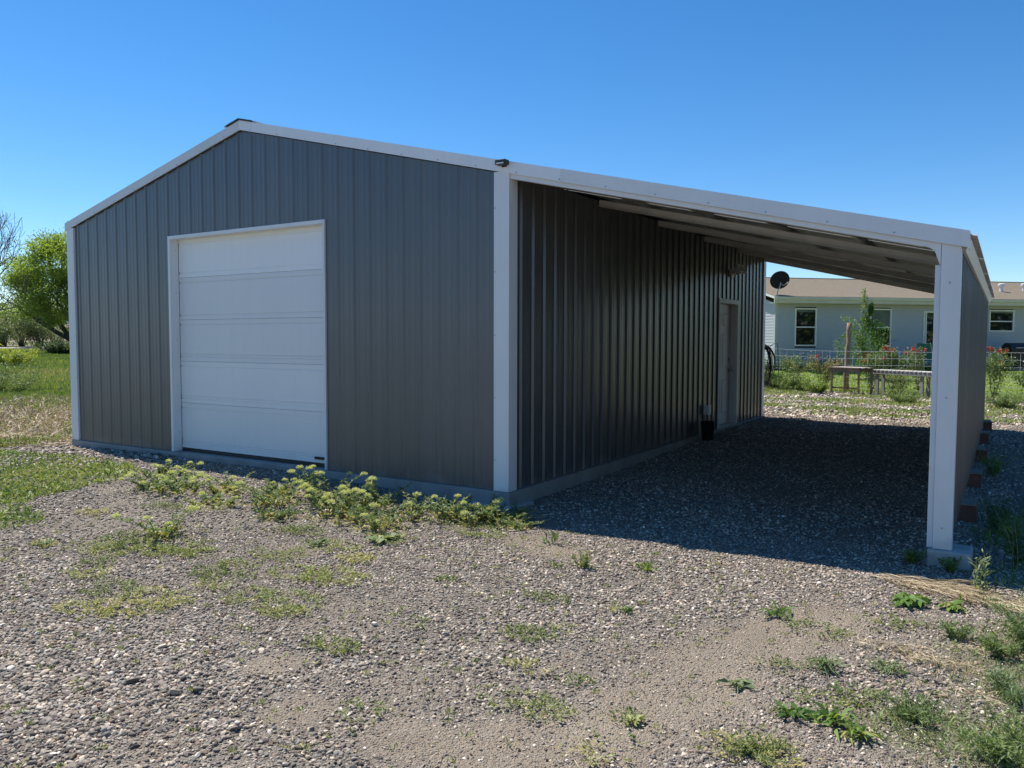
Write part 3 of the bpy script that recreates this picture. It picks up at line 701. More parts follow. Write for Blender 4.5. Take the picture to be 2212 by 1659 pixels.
# local frame: +x along the long wall, -y toward the yard
HL, HD, HZ0, HZ1 = 23.0, 8.3, .48, 2.94
def lap_wall(P, n_, length, z0, top, openings=(), step=.1165, name='siding'):
    """P(s,z,o) maps along-wall, height, outward to local coords"""
    mb = MB(); z = z0
    while z < top-.001:
        z2 = min(z+step, top)
        cuts = [0, length]
        for (a, b, c, d) in openings:
            if c < z2-.001 and d > z+.001: cuts += [a, b]
        cuts.sort()
        for i in range(0, len(cuts), 2):
            a, b = cuts[i], cuts[i+1]
            if b-a < .02: continue
            mb.quad(P(a, z, .038), P(b, z, .038), P(b, z2, .002), P(a, z2, .002))
            mb.quad(P(a, z, .002), P(b, z, .002), P(b, z, .038), P(a, z, .038))
        z = z2
    return mb.build(name, M['siding'], house)
WIN = [(.81, 1.76, 1.26, 2.76), (4.12, 5.09, 1.25, 2.77), (9.65, 10.86, 1.87, 2.77), (13.6, 14.6, 1.4, 2.77)]
DOOR = (6.56, 8.30, .70, 2.69)
ops = [(a+.02, b-.02, c+.02, d-.02) for a, b, c, d in WIN+[DOOR]]
lap_wall(lambda s, z, o: (s, -o, z), None, HL, HZ0, HZ1, ops)
# gable siding, stepped to the roof pitch
RPI = .235
mb = MB(); z = HZ0; top = HZ1+HD/2*RPI; step = .1165
while z < top-.01:
    z2 = min(z+step, top)
    ins = max(0, (z2-HZ1)/RPI)
    ins0 = max(0, (z-HZ1)/RPI)
    a, b = ins, HD-ins
    if b-a > .05:
        mb.quad((-.016, ins0, z), (-.016, HD-ins0, z), (-.002, HD-ins, z2), (-.002, ins, z2)); mb.quad((-.002, ins0, z), (-.002, HD-ins0, z), (-.016, HD-ins0, z), (-.016, ins0, z))
    z = z2
mb.build('gable_siding', M['siding'], house)
mb = MB(); mb.box(.02, HL-.02, .03, HD, HZ0+.01, HZ1); mb.build('wall_core', M['skirt'], house)
mb = MB(); mb.box(.02, HL, .012, HD-.02, -.05, HZ0); mb.build('foundation', M['skirt'], house)
for (x, y) in ((0, 0), (HL, 0)):
    mb = MB(); mb.box(x-.035 if x == 0 else x-.10, x+.10 if x == 0 else x+.03, -.028, -.001, HZ0, HZ1); mb.box(x-.035 if x == 0 else x+.001, x-.001 if x == 0 else x+.03, -.0005, .10, HZ0, HZ1-.0); mb.build('corner_board', M['siding'], house)
# roof
OV = .45; OG = .32
def roofz(y): return 3.19+(min(y, HD-y)+OV)*RPI
yc = HD/2; ztop = 3.19+(yc+OV)*RPI
sg = MB(); nrow = 22
for side in (0, 1):
    for i in range(nrow):
        a = -OV+(yc+OV)*i/nrow; b = -OV+(yc+OV)*(i+1)/nrow; za = 3.19+(a+OV)*RPI+.012; zb = 3.19+(b+OV)*RPI+.004
        if side: a, b = HD-a, HD-b
        sg.quad((-OG, a, za), (HL+OG, a, za), (HL+OG, b, zb), (-OG, b, zb)); sg.quad((-OG, a, za-.012), (HL+OG, a, za-.012), (HL+OG, a, za), (-OG, a, za))
roof = sg.build('roof', M['shingle'], house)
mb = MB(); mb.prism([(-OV, 2.93), (-OV, 3.185), (yc, ztop-.005), (HD+OV, 3.185), (HD+OV, 2.93), (HD+OV-.03, 2.93), (HD+OV-.03, 3.10), (yc, ztop-.10), (-OV+.03, 3.10), (-OV+.03, 2.93)], 0, -OG, -OG+.02); mb.build('rake_board', M['trimwhite'], house)
mb = MB(); mb.box(-OG+.02, HL+OG, -OV-.02, -OV+.01, 2.945, 3.185); mb.build('fascia', M['fascia'], house, bevel=.004)
gu = MB(); gu.prism([(-OV-.022, 3.17), (-OV-.022, 3.06), (-OV-.10, 3.065), (-OV-.12, 3.17), (-OV-.112, 3.17), (-OV-.095, 3.075), (-OV-.03, 3.07), (-OV-.03, 3.17)], 0, -OG+.02, HL+OG); gu.build('gutter', M['fascia'], house)
mb = MB(); mb.box(-OG+.02, HL+OG, -OV, .0, 2.931, 2.944); mb.build('soffit', M['fascia'], house)
mb = MB(); mb.box(-OG, -.0, .0, HD, 2.931, 2.944); 
mb = MB(); mb.tube([(-OG, yc, ztop+.015), (HL+OG, yc, ztop+.015)], .03, 6); mb.build('ridge', M['shingle'], house)
for i, (x, yv, h) in enumerate(((11.55, 1.45, .26), (12.95, 1.7, .24), (3.0, 5.5, .3))):
    zb = 3.19+(min(yv, HD-yv)+OV)*RPI; mb = MB(); mb.lathe([(.0, .0), (.075, 0), (.075, h), (.14, h+.01), (.14, h+.07), (.09, h+.10), (0, h+.10)], (x, yv, zb), 14); mb.build('roof_vent', M['trimwhite'], house, smooth=False)
def window(a, b, c, d, mid=None, top='glass'):
    fr = MB(); fw = .055
    fr.box(a, b, -.055, .02, d-fw, d); fr.box(a, b, -.045, .02, c, c+fw); fr.box(a, a+fw, -.045, .02, c+fw, d-fw); fr.box(b-fw, b, -.045, .02, c+fw, d-fw)
    f = fr.build('window', M['trimwhite'], house)
    mz = mid or (c+d)/2
    mb = MB(); mb.box(a+fw, b-fw, -.03, .015, mz-.022, mz+.022); mb.build('meeting_rail', M['trimwhite'], f)
    mb = MB(); mb.box(a+fw, b-fw, .0, .008, mz+.022, d-fw); mb.build('pane', M[top], f)
    mb = MB(); mb.box(a+fw, b-fw, .004, .012, c+fw, mz-.022); mb.build('pane', M['glass'], f)
    return f
f = window(*WIN[0]); 
mb = MB(); mb.box(.81+.056, 1.76-.056, -.004, -.001, 2.60, 2.70); mb.build('blind', M['blind'], f)
window(*WIN[1], top='blind'); f = window(*WIN[2], mid=2.30); window(*WIN[3])
mb = MB(); mb.box(9.65+.056, 10.86-.056, -.004, -.001, 2.64, 2.71); mb.build('blind', M['blind'], f)
a, b, c, d = DOOR
fr = MB(); fr.box(a, b, -.05, .02, d-.06, d); fr.box(a, a+.06, -.05, .02, c, d-.06); fr.box(b-.06, b, -.05, .02, c, d-.06); fr.box(a, b, -.05, .02, c-.05, c)
fd = fr.build('patio_door', M['trimwhite'], house)
mb = MB(); 
for (p, q) in ((a+.10, a+.155), ((a+b)/2-.03, (a+b)/2+.03)): mb.box(p, q, -.035, .01, c, d-.06)
mb.build('sash', M['trimwhite'], fd)
mb = MB(); mb.box(a+.06, b-.06, .012, .02, c, d-.06); mb.build('pane', M['glass'], fd)
mb = MB(); mb.box(a+.19, a+.44, .004, .009, 2.16, 2.27); mb.build('decal', M['blind'], fd)
mb = MB(); mb.box(6.2, 9.0, -.9, -.03, .45, .60); mb.box(6.4, 8.7, -1.25, -.91, .28, .42); mb.build('entry_step', M['cast_concrete'], house, bevel=.01)

def hw(s, o, z=0):    # point in world from house-local (s along, o outwards)
    return (-3.73+s*hx+o*hy, 25.61+s*hy-o*hx, z)
# satellite dish standing on the roof edge
p = hw(-.12, .33, 3.24)
ds = thing('satellite_dish', 'black satellite dish on a bent arm at the roof corner', 'satellite dish', p, HE)
mb = MB(); Rt = Matrix.Rotation(math.radians(-62), 3, 'X') @ Matrix.Rotation(math.radians(12), 3, 'Y')
prof_ = [(r*.37, .37*(r**2)*.18) for r in np.linspace(0, 1, 8)]+[(.375, .075), (.372, .05)]+[(r*.36, .36*(r**2)*.18-.015) for r in np.linspace(1, 0, 8)]
mb.lathe(prof_, (.12, .05, .56), 28, Rt); mb.build('reflector', M['dishblack'], ds, smooth=True)
mb = MB(); mb.tube([(-.03, 0, .0), (.0, -.0, .16), (.09, -.0, .34), (.12, .0, .50)], .022, 8); mb.build('mast', M['galv'], ds, smooth=True)
mb = MB(); mb.box(-.10, .05, -.06, .06, -.01, .015); mb.build('foot', M['galv'], ds)
mb = MB(); mb.tube([(.12, 0, .46), (.14, -.16, .36), (.17, -.40, .44)], .014, 6); mb.box(.145, .195, -.46, -.40, .42, .48); mb.build('feed_arm', M['galv'], ds)

# deck slab + grill + patio bench + chair
mb = MB()
dk = thing('deck', 'low gray board deck under the grill beside the house', 'deck', hw(9.1, .05, 0), HE)
for i in range(11):
    mb = MB(); mb.box(0, 6.2, -.35-.145*i, -.22-.145*i, .34, .37); mb.build('board', M['graywood'], dk)
for z in (.10, .20, .285):
    mb = MB(); mb.box(0, 6.2, -1.86, -1.835, z-.03, z+.038); mb.build('skirt_board', M['graywood'], dk)
g = thing('barbecue_grill', 'black lidded barbecue grill on a cart against the house', 'grill', hw(9.95, 1.1, .372), HE)
mb = MB(); N_ = 10
pts = [(-.28+.0, .72)]+[(-.28*math.cos(q), .74+.30*math.sin(q)) for q in np.linspace(0, math.pi, N_)]+[(.28, .72)]
mb.prism(pts, 0, -.42, .42); mb.build('lid', M['black'], g, bevel=.01)
mb = MB(); mb.box(-.42, .42, -.28, .28, .56, .715); mb.build('firebox', M['black'], g, bevel=.01)
mb = MB(); mb.tube([(-.30, -.36, .84), (.30, -.36, .84)], .014, 8); mb.box(-.30, -.27, -.36, -.25, .83, .85); mb.box(.27, .30, -.36, -.25, .83, .85); mb.build('lid_handle', M['chrome'], g)
for sx in (-1, 1):
    mb = MB(); mb.box(min(sx*.43, sx*.78), max(sx*.43, sx*.78), -.24, .24, .68, .71); mb.build('side_shelf', M['black'], g, bevel=.006)
for k in range(4):
    mb = MB(); mb.lathe([(.0, .03), (.022, .03), (.025, 0)], (-.27+.18*k, -.28, .63), 10, Matrix.Rotation(math.radians(90), 3, 'X')); mb.build('knob', M['chrome'], g)
mb = MB(); mb.box(-.40, .40, -.25, .25, .10, .555); mb.build('cabinet', M['black'], g, bevel=.005)
for sx in (-.34, .34):
    for sy in (-.2, .2):
        mb = MB(); mb.lathe([(.0, -.015), (.045, -.015), (.045, .015), (0, .015)], (sx, sy, .05), 12, Matrix.Rotation(math.radians(90), 3, 'Y')); mb.build('wheel', M['rubber'], g)
bn = thing('patio_bench', 'white slatted bench in front of the barbecue grill', 'bench', hw(10.15, 2.45, .27), HE)
for i in range(3):
    mb = MB(); mb.box(-.9, .9, -.22+.15*i, -.09+.15*i, .40, .43); mb.build('slat', M['trimwhite'], bn)
for sx in (-.75, .75):
    mb = MB(); mb.box(sx-.03, sx+.03, -.20, -.14, 0, .399); mb.box(sx-.03, sx+.03, .14, .20, 0, .399); mb.box(sx-.028, sx+.028, -.139, .139, .30, .36); mb.build('leg_frame', M['trimwhite'], bn)
# red flowers in a pot on the bench
fp = thing('flower_pot', 'pot of red flowers standing on the white patio bench', 'flower pot', hw(10.35, 2.45, .70), HE)
mb = MB(); mb.lathe([(0, 0), (.08, 0), (.11, .16), (.12, .16), (.12, .18), (.10, .18), (0, .16)], seg=16); mb.build('pot', M['redwood'], fp)
lf = Leaves(); n = 260; d = unit(RNG.normal(size=(n, 3))+np.array([0, 0, .8])); lf.add(np.array([[0, 0, .17]])+d*RNG.uniform(.03, .13, (n, 1)), d, .05, .035, RNG.uniform(0, 1, n)); lf.build('foliage', M['green'], fp)
lf = Leaves(); n = 260; d = unit(RNG.normal(size=(n, 3))+np.array([0, 0, 1.2])); lf.add(np.array([[0, 0, .2]])+d*RNG.uniform(.12, .20, (n, 1)), RNG.normal(size=(n, 3)), .05, .045, RNG.uniform(0, .8, n)); lf.build('blossom', M['petal'], fp)
M['teal'] = simple('teal_mesh_fabric', (.03, .16, .17), (.02, .12, .13), .7, 20)
ch = thing('patio_chair', 'teal high backed patio chair beside the glass door', 'chair', hw(5.72, 1.35, .30), HE+.5)
mb = MB(); mb.prism([(-.26, .95), (-.24, .95), (.22, .40), (.62-.35, .38), (.27, .36), (.20, .37)], 1, -.25, .25)
mb = MB(); mb.quad((-.05, -.25, .42), (-.05, .25, .42), (-.33, .25, 1.08), (-.33, -.25, 1.08)); mb.quad((-.33, -.25, 1.08), (-.33, .25, 1.08), (-.345, .25, 1.075), (-.345, -.25, 1.075)); mb.quad((-.07, -.25, .42), (-.07, .25, .42), (-.345, .25, 1.075), (-.345, -.25, 1.075)); mb.build('backrest', M['teal'], ch)
mb = MB(); mb.box(-.06, .42, -.25, .25, .40, .42); mb.build('seat', M['teal'], ch)
for sy in (-.27, .27):
    mb = MB(); mb.tube([(-.36, sy, 1.10), (-.07, sy, .42), (.42, sy, .41), (.45, sy, 0)], .014, 6); mb.build('frame', M['galv'], ch)
    mb = MB(); mb.tube([(-.12, sy, .54), (-.25, sy, 0)], .014, 6); mb.build('leg', M['galv'], ch)
    mb = MB(); mb.tube([(-.18, sy, .66), (.40, sy, .64), (.43, sy, .40)], .013, 6); mb.build('arm', M['galv'], ch)

# ------------------------------------------------------------------ wire fence along the back of the yard
FY = 18.1
fe = thing('wire_fence', 'galvanised grid wire fence in front of the green lawn', 'fence', (0, 0, 0))
fx0, fx1 = -4.2, 9.0
def fyp(x): return FY+.0*x
zf = lambda x: float(H(x, FY))
for k, h in enumerate((.12, .28, .45, .62, .80, .99, 1.19)):
    P_ = [(x, FY+.012*math.sin(x*3+k), zf(x)+h+.008*math.sin(x*2.1+k)) for x in np.linspace(fx0, fx1, 24)]
    mb = MB(); mb.tube(P_, .0042, 5); mb.build('line_wire', M['wire'], fe)
vw = MB(); vw.tube([(0, 0, .10), (0, 0, 1.20)], .0036, 5); vwm = vw.mesh('stay_wire', M['wire'])
x = fx0
while x <= fx1: link('stay_wire', vwm, fe, (x+random.uniform(-.006, .006), FY, zf(x))); x += .203
def rough_post(name, loc, h, r, label=None, cat=None, lean=(0, 0)):
    mb = MB(); P_ = []; rr = []
    for k in range(12):
        t = k/11; P_.append((lean[0]*t+.012*math.sin(k*1.7), lean[1]*t+.012*math.cos(k*2.3), -.1+(h+.1)*t)); rr.append(r*(1.12-.25*t+.08*math.sin(k*2.9)))
    return mb.tube(P_, rr, 10)
tp = thing('fence_post', 'tall crooked bare wood post rising above the wire fence', 'post', (-.02, 18.85, float(H(0, 18.85))))
rough_post('p', None, 2.02, .075, lean=(.07, .0)).build('post_shaft', M['postwood'], tp, smooth=True)
for x in (4.6, 8.9, -4.2):
    p_ = thing('fence_post', {4.6: 'short round wooden fence post right of the lean-to', 8.9: 'far right round wooden post ending the wire fence', -4.2: 'round wooden fence post behind the barn corner'}[x], 'post', (x, FY+.09, zf(x)))
    rough_post('p', None, 1.35, .06).build('post_shaft', M['postwood'], p_, smooth=True)
# shepherd hook
sh = thing('shepherd_hook', 'thin black garden hook pole by the back corner', 'garden hook', (-1.78, 17.9, float(H(-1.78, 17.9))))
mb = MB(); mb.tube([(.04, 0, -.05), (.03, 0, .5), (0, 0, 1.25), (-.03, 0, 1.35), (-.08, 0, 1.37), (-.16, 0, 1.33), (-.28, 0, 1.20), (-.36, 0, 1.18)], .010, 8); mb.build('pole', M['black'], sh, smooth=True)

# wooden table and long slatted bench in front of the fence
tb = thing('wood_table', 'small weathered wood table with slatted top near fence', 'table', (.36, 17.35, float(H(.3, 17.3))), math.radians(-26))
for i in range(5):
    mb = MB(); mb.box(-.49+random.uniform(-.02, .02), .47+random.uniform(-.02, .02), -.36+.145*i, -.24+.145*i, .735, .765); mb.build('slat', M['palewood' if i % 2 else 'oldwood'], tb, bevel=.004)
for sx in (-.44, .40):
    for sy in (-.30, .28):
        mb = MB(); mb.box(sx, sx+.045, sy, sy+.045, 0, .733); mb.build('leg', M['oldwood'], tb, bevel=.004)
for sy in (-.32, .326):
    mb = MB(); mb.box(-.44, .445, sy, sy+.018, .63, .725); mb.build('apron', M['oldwood'], tb)
mb = MB(); mb.box(-.394, .399, -.285, -.25, .17, .21); mb.build('stretcher', M['redwood'], tb)
be = thing('slatted_bench', 'long weathered bench with pale cross slats before the fence', 'bench', (.86, 17.62, float(H(1.5, 17))-.02), math.radians(-39))
for i in range(21):
    mb = MB(); mb.box(.02+.142*i, .115+.142*i, -.02, .36+random.uniform(-.02, .02), .70, .725); mb.build('slat', M['palewood'], be, bevel=.003)
for sy in (.0, .30):
    mb = MB(); mb.box(0, 3.0, sy, sy+.04, .60, .698); mb.build('side_rail', M['graywood'], be, bevel=.004)
for sx in (.08, 1.6, 2.8):
    for sy in (.042, .255):
        mb = MB(); mb.box(sx, sx+.10, sy, sy+.043, 0, .697); mb.build('leg', M['graywood'], be, bevel=.004)

# ------------------------------------------------------------------ scatter helpers
def sector(n, r0, r1, u0=-160, u1=2380, power=1.0):
    """random ground points seen from around the viewpoint, even per square metre for power=1"""
    u = RNG.uniform(u0, u1, n); r = np.sqrt(RNG.uniform(r0**2, r1**2, n))
    th = YAW+np.arctan((u-1106)/FPX)
    # correct the tan spread so that density stays even
    keep = RNG.uniform(0, 1, n) < 1/(1+((u-1106)/FPX)**2)
    x = CAM[0]+r*np.sin(th); y = CAM[1]+r*np.cos(th)
    return x[keep], y[keep], r[keep]
def outside_barn(x, y, mrg=.05):
    return ~((x > -W-mrg) & (x < mrg) & (y > -mrg) & (y < D+mrg))
def gn_pebbles(name, x, y, z, sc3, rot, tone, lum, var, label):
    me = bpy.data.meshes.new(name); n = len(x); me.vertices.add(n)
    me.vertices.foreach_set('co', np.column_stack([x, y, z]).astype(np.float32).ravel())
    def at(nm, ty, d, f='value'):
        a = me.attributes.new(nm, ty, 'POINT'); a.data.foreach_set(f, d)
    at('scl', 'FLOAT_VECTOR', sc3.astype(np.float32).ravel(), 'vector'); at('rt', 'FLOAT_VECTOR', rot.astype(np.float32).ravel(), 'vector')
    at('tone', 'FLOAT', tone.astype(np.float32)); at('lum', 'FLOAT', lum.astype(np.float32)); at('vi', 'INT', var.astype(np.int32))
    o = link(name, me); tag(o, label, kind='stuff')
    ng = bpy.data.node_groups.get('pebble_scatter')
    if ng is None:
        ng = bpy.data.node_groups.new('pebble_scatter', 'GeometryNodeTree')
        ng.interface.new_socket('Geometry', in_out='INPUT', socket_type='NodeSocketGeometry'); ng.interface.new_socket('Geometry', in_out='OUTPUT', socket_type='NodeSocketGeometry')
        nn = ng.nodes; ll = ng.links; gi = nn.new('NodeGroupInput'); go = nn.new('NodeGroupOutput')
        gti = nn.new('GeometryNodeGeometryToInstance')
        for k in range(7):
            ic = nn.new('GeometryNodeMeshIcoSphere'); ic.inputs['Radius'].default_value = 1; ic.inputs['Subdivisions'].default_value = 3 if k < 5 else 2
            sp = nn.new('GeometryNodeSetPosition'); no = nn.new('ShaderNodeTexNoise'); no.noise_dimensions = '4D'
            no.inputs['W'].default_value = k*3.7; no.inputs['Scale'].default_value = .9 if k < 5 else 1.5; no.inputs['Detail'].default_value = 1.5
            vs = nn.new('ShaderNodeVectorMath'); vs.operation = 'SUBTRACT'; vs.inputs[1].default_value = (.5, .5, .5)
            vm = nn.new('ShaderNodeVectorMath'); vm.operation = 'SCALE'; vm.inputs['Scale'].default_value = 1.15
            ll.new(no.outputs['Color'], vs.inputs[0]); ll.new(vs.outputs[0], vm.inputs[0]); ll.new(vm.outputs[0], sp.inputs['Offset'])
            ll.new(ic.outputs['Mesh'], sp.inputs['Geometry'])
            sm = nn.new('GeometryNodeSetShadeSmooth'); ll.new(sp.outputs[0], sm.inputs[0]); sm.inputs['Shade Smooth'].default_value = k < 5
            mt = nn.new('GeometryNodeSetMaterial'); mt.inputs['Material'].default_value = M['pebble']; ll.new(sm.outputs[0], mt.inputs[0])
            ll.new(mt.outputs[0], gti.inputs[0])
        iop = nn.new('GeometryNodeInstanceOnPoints'); iop.inputs['Pick Instance'].default_value = True
        def na(nm, ty):
            a = nn.new('GeometryNodeInputNamedAttribute'); a.data_type = ty; a.inputs[0].default_value = nm; return a.outputs[0]
        e2r = nn.new('FunctionNodeEulerToRotation'); ll.new(na('rt', 'FLOAT_VECTOR'), e2r.inputs[0])
        ll.new(gi.outputs[0], iop.inputs['Points']); ll.new(gti.outputs[0], iop.inputs['Instance']); ll.new(na('vi', 'INT'), iop.inputs['Instance Index'])
        ll.new(e2r.outputs[0], iop.inputs['Rotation']); ll.new(na('scl', 'FLOAT_VECTOR'), iop.inputs['Scale']); ll.new(iop.outputs[0], go.inputs[0])
    mo = o.modifiers.new('scatter', 'NODES'); mo.node_group = ng
    return o
def pebbles(name, n, r0, r1, smin, smax, label, dens=None, sizefn=None, u0=-560, u1=2640, skew=2.2, pale=0, embed=.25, flat=1.0):
    x, y, r = sector(n, r0, r1, u0, u1); dt, st, gr = zones(x, y)
    k = outside_barn(x, y)
    pd = (1-.58*dt)*(1-.85*st)*(1-.80*gr)
    if dens is not None: pd = pd*dens(x, y)
    k &= RNG.uniform(0, 1, len(x)) < pd
    x, y, dt = x[k], y[k], dt[k]; n = len(x)
    s = (smin+(smax-smin)*RNG.uniform(0, 1, n)**skew)*(1-.42*dt)
    if sizefn is not None: s = s*sizefn(x, y)
    sc3 = np.column_stack([s*RNG.uniform(.8, 1.35, n), s*RNG.uniform(.6, .95, n), s*RNG.uniform(.36, .72, n)*flat])
    rot = np.column_stack([RNG.normal(0, .34, n), RNG.normal(0, .34, n), RNG.uniform(0, 6.28, n)])
    z = HG(x, y)+sc3[:, 2]*RNG.uniform(-.3, 1.25, n)*(1-embed)
    tone = RNG.uniform(0, 1, n); lum = (.60+1.15*RNG.uniform(0, 1, n)**1.8)*(1+pale); var = RNG.integers(0, 7, n)
    return gn_pebbles(name, x, y, z, sc3, rot, tone, lum, var, label)
def drift(x, y):      # stones lie in drifts, the packed soil shows between them
    q = ss(.36, .60, fbm(x*1.5+5, y*1.9, 131, 3))
    return np.clip(.62+.38*q+.5*ss(1.6, .2, x)*ss(-3.2, -4.2, y+.35*x), 0, 1)
def big_left(x, y):
    q = fbm(x*2, y*2, 91); return (1+.32*ss(2.0, .2, x+.5*q)*ss(-3.0, -4.2, y+.35*x))*(.75+.5*fbm(x*1.1, y*1.1, 151))
pebbles('gravel', 330000, 2.2, 6.8, .0032, .0125, 'small mixed grey stones of the gravel yard in front', dens=drift, sizefn=big_left, skew=2.3)
pebbles('gravel', 190000, 6.8, 12.5, .0062, .0165, 'grey gravel stones near and under the lean-to', dens=drift, u0=-400, u1=2560, skew=1.7)
pebbles('river_stones', 1900, 2.5, 6.3, .012, .034, 'larger flat river stones lying on the gravel', dens=lambda x, y: np.clip(.10+.9*ss(2.0, .4, x)*ss(-3.2, -4.2, y+.3*x), 0, 1), skew=2.4, flat=.62)
pebbles('gravel', 34000, 12.5, 17.0, .0085, .021, 'finer grey gravel at the far end of the lean-to', dens=lambda x, y: ss(10.9, 10.2, y+.8*fbm(x*1.5, y*1.5, 181)), u0=1450, u1=2480, skew=1.4)
pebbles('gravel', 30000, 14.5, 25.5, .020, .044, 'tan grey cobbles between the lean-to and the fence', u0=1480, u1=2480, dens=lambda x, y: (y < 18.2)*ss(9.7, 10.4, y+.8*fbm(x*1.5, y*1.5, 181))*(.45+.55*ss(.4, .6, fbm(x, y*1.3, 171)))*(x > -6), skew=1, pale=.42)
pebbles('gravel', 16000, 10.0, 15.5, .013, .032, 'loose grey stones at the left corner of the barn', u0=-560, u1=560, dens=lambda x, y: (blob(x, y, [(-7.4, -.5, 1.5), (-8.1, -.5, .9), (-5.8, -.35, .9)]) > .1)*1.0, skew=1.1, pale=.1)

# ------------------------------------------------------------------ ground cover
def cover(name, mat, x, y, Lr, Wr, tint, label, up=1.0, spread=.7, droop=0., zoff=0.0, fold=.15):
    n = len(x); P = np.column_stack([x, y, HG(x, y)+zoff]); Dv = RNG.normal(size=(n, 3))*spread; Dv[:, 2] = np.abs(Dv[:, 2])*.4+up
    lf = Leaves(); lf.add(P, Dv, RNG.uniform(*Lr, n), RNG.uniform(*Wr, n), tint, droop, fold)
    return tag(lf.build(name, M[mat]), label, kind='stuff')
# lush low patch at the left
x, y, r = sector(100000, 6.0, 14, -800, 560); dt, st, gr = zones(x, y); k = (gr > .3) & (RNG.uniform(0, 1, len(x)) < gr) & outside_barn(x, y); x, y = x[k], y[k]
cover('low_weeds', 'grass', x, y, (.035, .10), (.008, .024), .10+.80*fbm(x*2.5, y*2.5, 5)**1.3+RNG.normal(0, .16, len(x)), 'lush low green weeds left of the garage door', up=.6, spread=1.0, droop=.15)
# field weeds and straw beyond
x, y, r = sector(130000, 12, 30, -620, 320); dt, st, gr = zones(x, y); k = (x < -7.9) & (RNG.uniform(0, 1, len(x)) < .12+.8*gr); x, y, r = x[k], y[k], r[k]; s = r/13
n = len(x); P = np.column_stack([x, y, HG(x, y)]); Dv = RNG.normal(size=(n, 3))*.6; Dv[:, 2] = np.abs(Dv[:, 2])+.8
lf = Leaves(); lf.add(P, Dv, RNG.uniform(.05, .16, n)*s**.4, RNG.uniform(.010, .024, n)*s**.7, .15+.55*fbm(x*.9, y*.9, 15)+RNG.normal(0, .1, n), .1); tag(lf.build('field_weeds', M['grass']), 'patchy green weeds in the field left of the barn', kind='stuff')
x, y, r = sector(170000, 26, 70, -420, 300); n = len(x); P = np.column_stack([x, y, HG(x, y)]); Dv = RNG.normal(size=(n, 3))*.45; Dv[:, 2] = np.abs(Dv[:, 2])+.9
lf = Leaves(); lf.add(P, Dv, RNG.uniform(.12, .34, n), RNG.uniform(.03, .06, n)*(r/35), .16+.75*fbm(x*.22, y*.10, 25)+RNG.normal(0, .09, n), .1); tag(lf.build('field_grass', M['grass']), 'tall green field grass before the far road', kind='stuff')
# straw
x, y, r = sector(120000, 10, 24, -620, 420); dt, st, gr = zones(x, y); k = (x < -7.6) & (RNG.uniform(0, 1, len(x)) < st*1.0); x, y, r = x[k], y[k], r[k]; n = len(x)
P = np.column_stack([x, y, HG(x, y)+RNG.uniform(0, .03, n)]); Dv = RNG.normal(size=(n, 3)); Dv[:, 2] = np.abs(Dv[:, 2])*.22
lf = Leaves(); lf.add(P, Dv, RNG.uniform(.08, .34, n), RNG.uniform(.006, .014, n)*(r/12), RNG.uniform(0, 1, n)*(.4+.8*fbm(x, y, 35)), .0); tag(lf.build('straw_litter', M['straw']), 'dry straw and dead stalks by the left barn corner', kind='stuff')
def straw_at(L, n, label, a0=(0, 6.3), ln=(.06, .24)):
    lf = Leaves()
    for (cx, cy, rr, k_) in L:
        m_ = int(n*k_); a = RNG.uniform(0, 6.28, m_); q = np.sqrt(RNG.uniform(0, 1, m_))*rr; x = cx+q*np.cos(a)*1.6; y = cy+q*np.sin(a)*.6
        an = RNG.normal(a0[0], a0[1], m_); Dv = np.column_stack([np.cos(an), np.sin(an), RNG.uniform(-.02, .16, m_)])
        lf.add(np.column_stack([x, y, HG(x, y)+.012+RNG.uniform(0, .02, m_)]), Dv, RNG.uniform(*ln, m_), RNG.uniform(.003, .006, m_), RNG.uniform(.2, 1, m_))
    return tag(lf.build('straw_litter', M['straw']), label, kind='stuff')
straw_at([(3.52, -.60, .16, 1), (3.72, -.66, .17, 1), (3.92, -.76, .15, .9), (4.08, -.86, .10, .5)], 170, 'golden straw swath along the shadow edge before the pier', (-.4, .4), (.08, .28))
straw_at([(3.62, -1.95, .16, 1), (3.80, -2.0, .12, .6), (3.95, -1.72, .1, .4), (3.9, -2.35, .12, .4)], 120, 'short orange straw scraps on the right gravel', (0, 2), (.03, .10))
straw_at([(-.5, -.8, .3, .6), (-1.2, -.7, .3, .5), (.2, -.35, .3, .3), (-2, -1.1, .4, .4)], 60, 'loose dead stalks behind the flowering weeds', (.3, .9), (.10, .30))
straw_at([(x_, y_, .12, .35) for x_, y_ in zip(RNG.uniform(.5, 4.2, 26), RNG.uniform(-4.6, -1.2, 26))], 14, 'stray straw bits scattered over the gravel', (0, 2), (.02, .12))
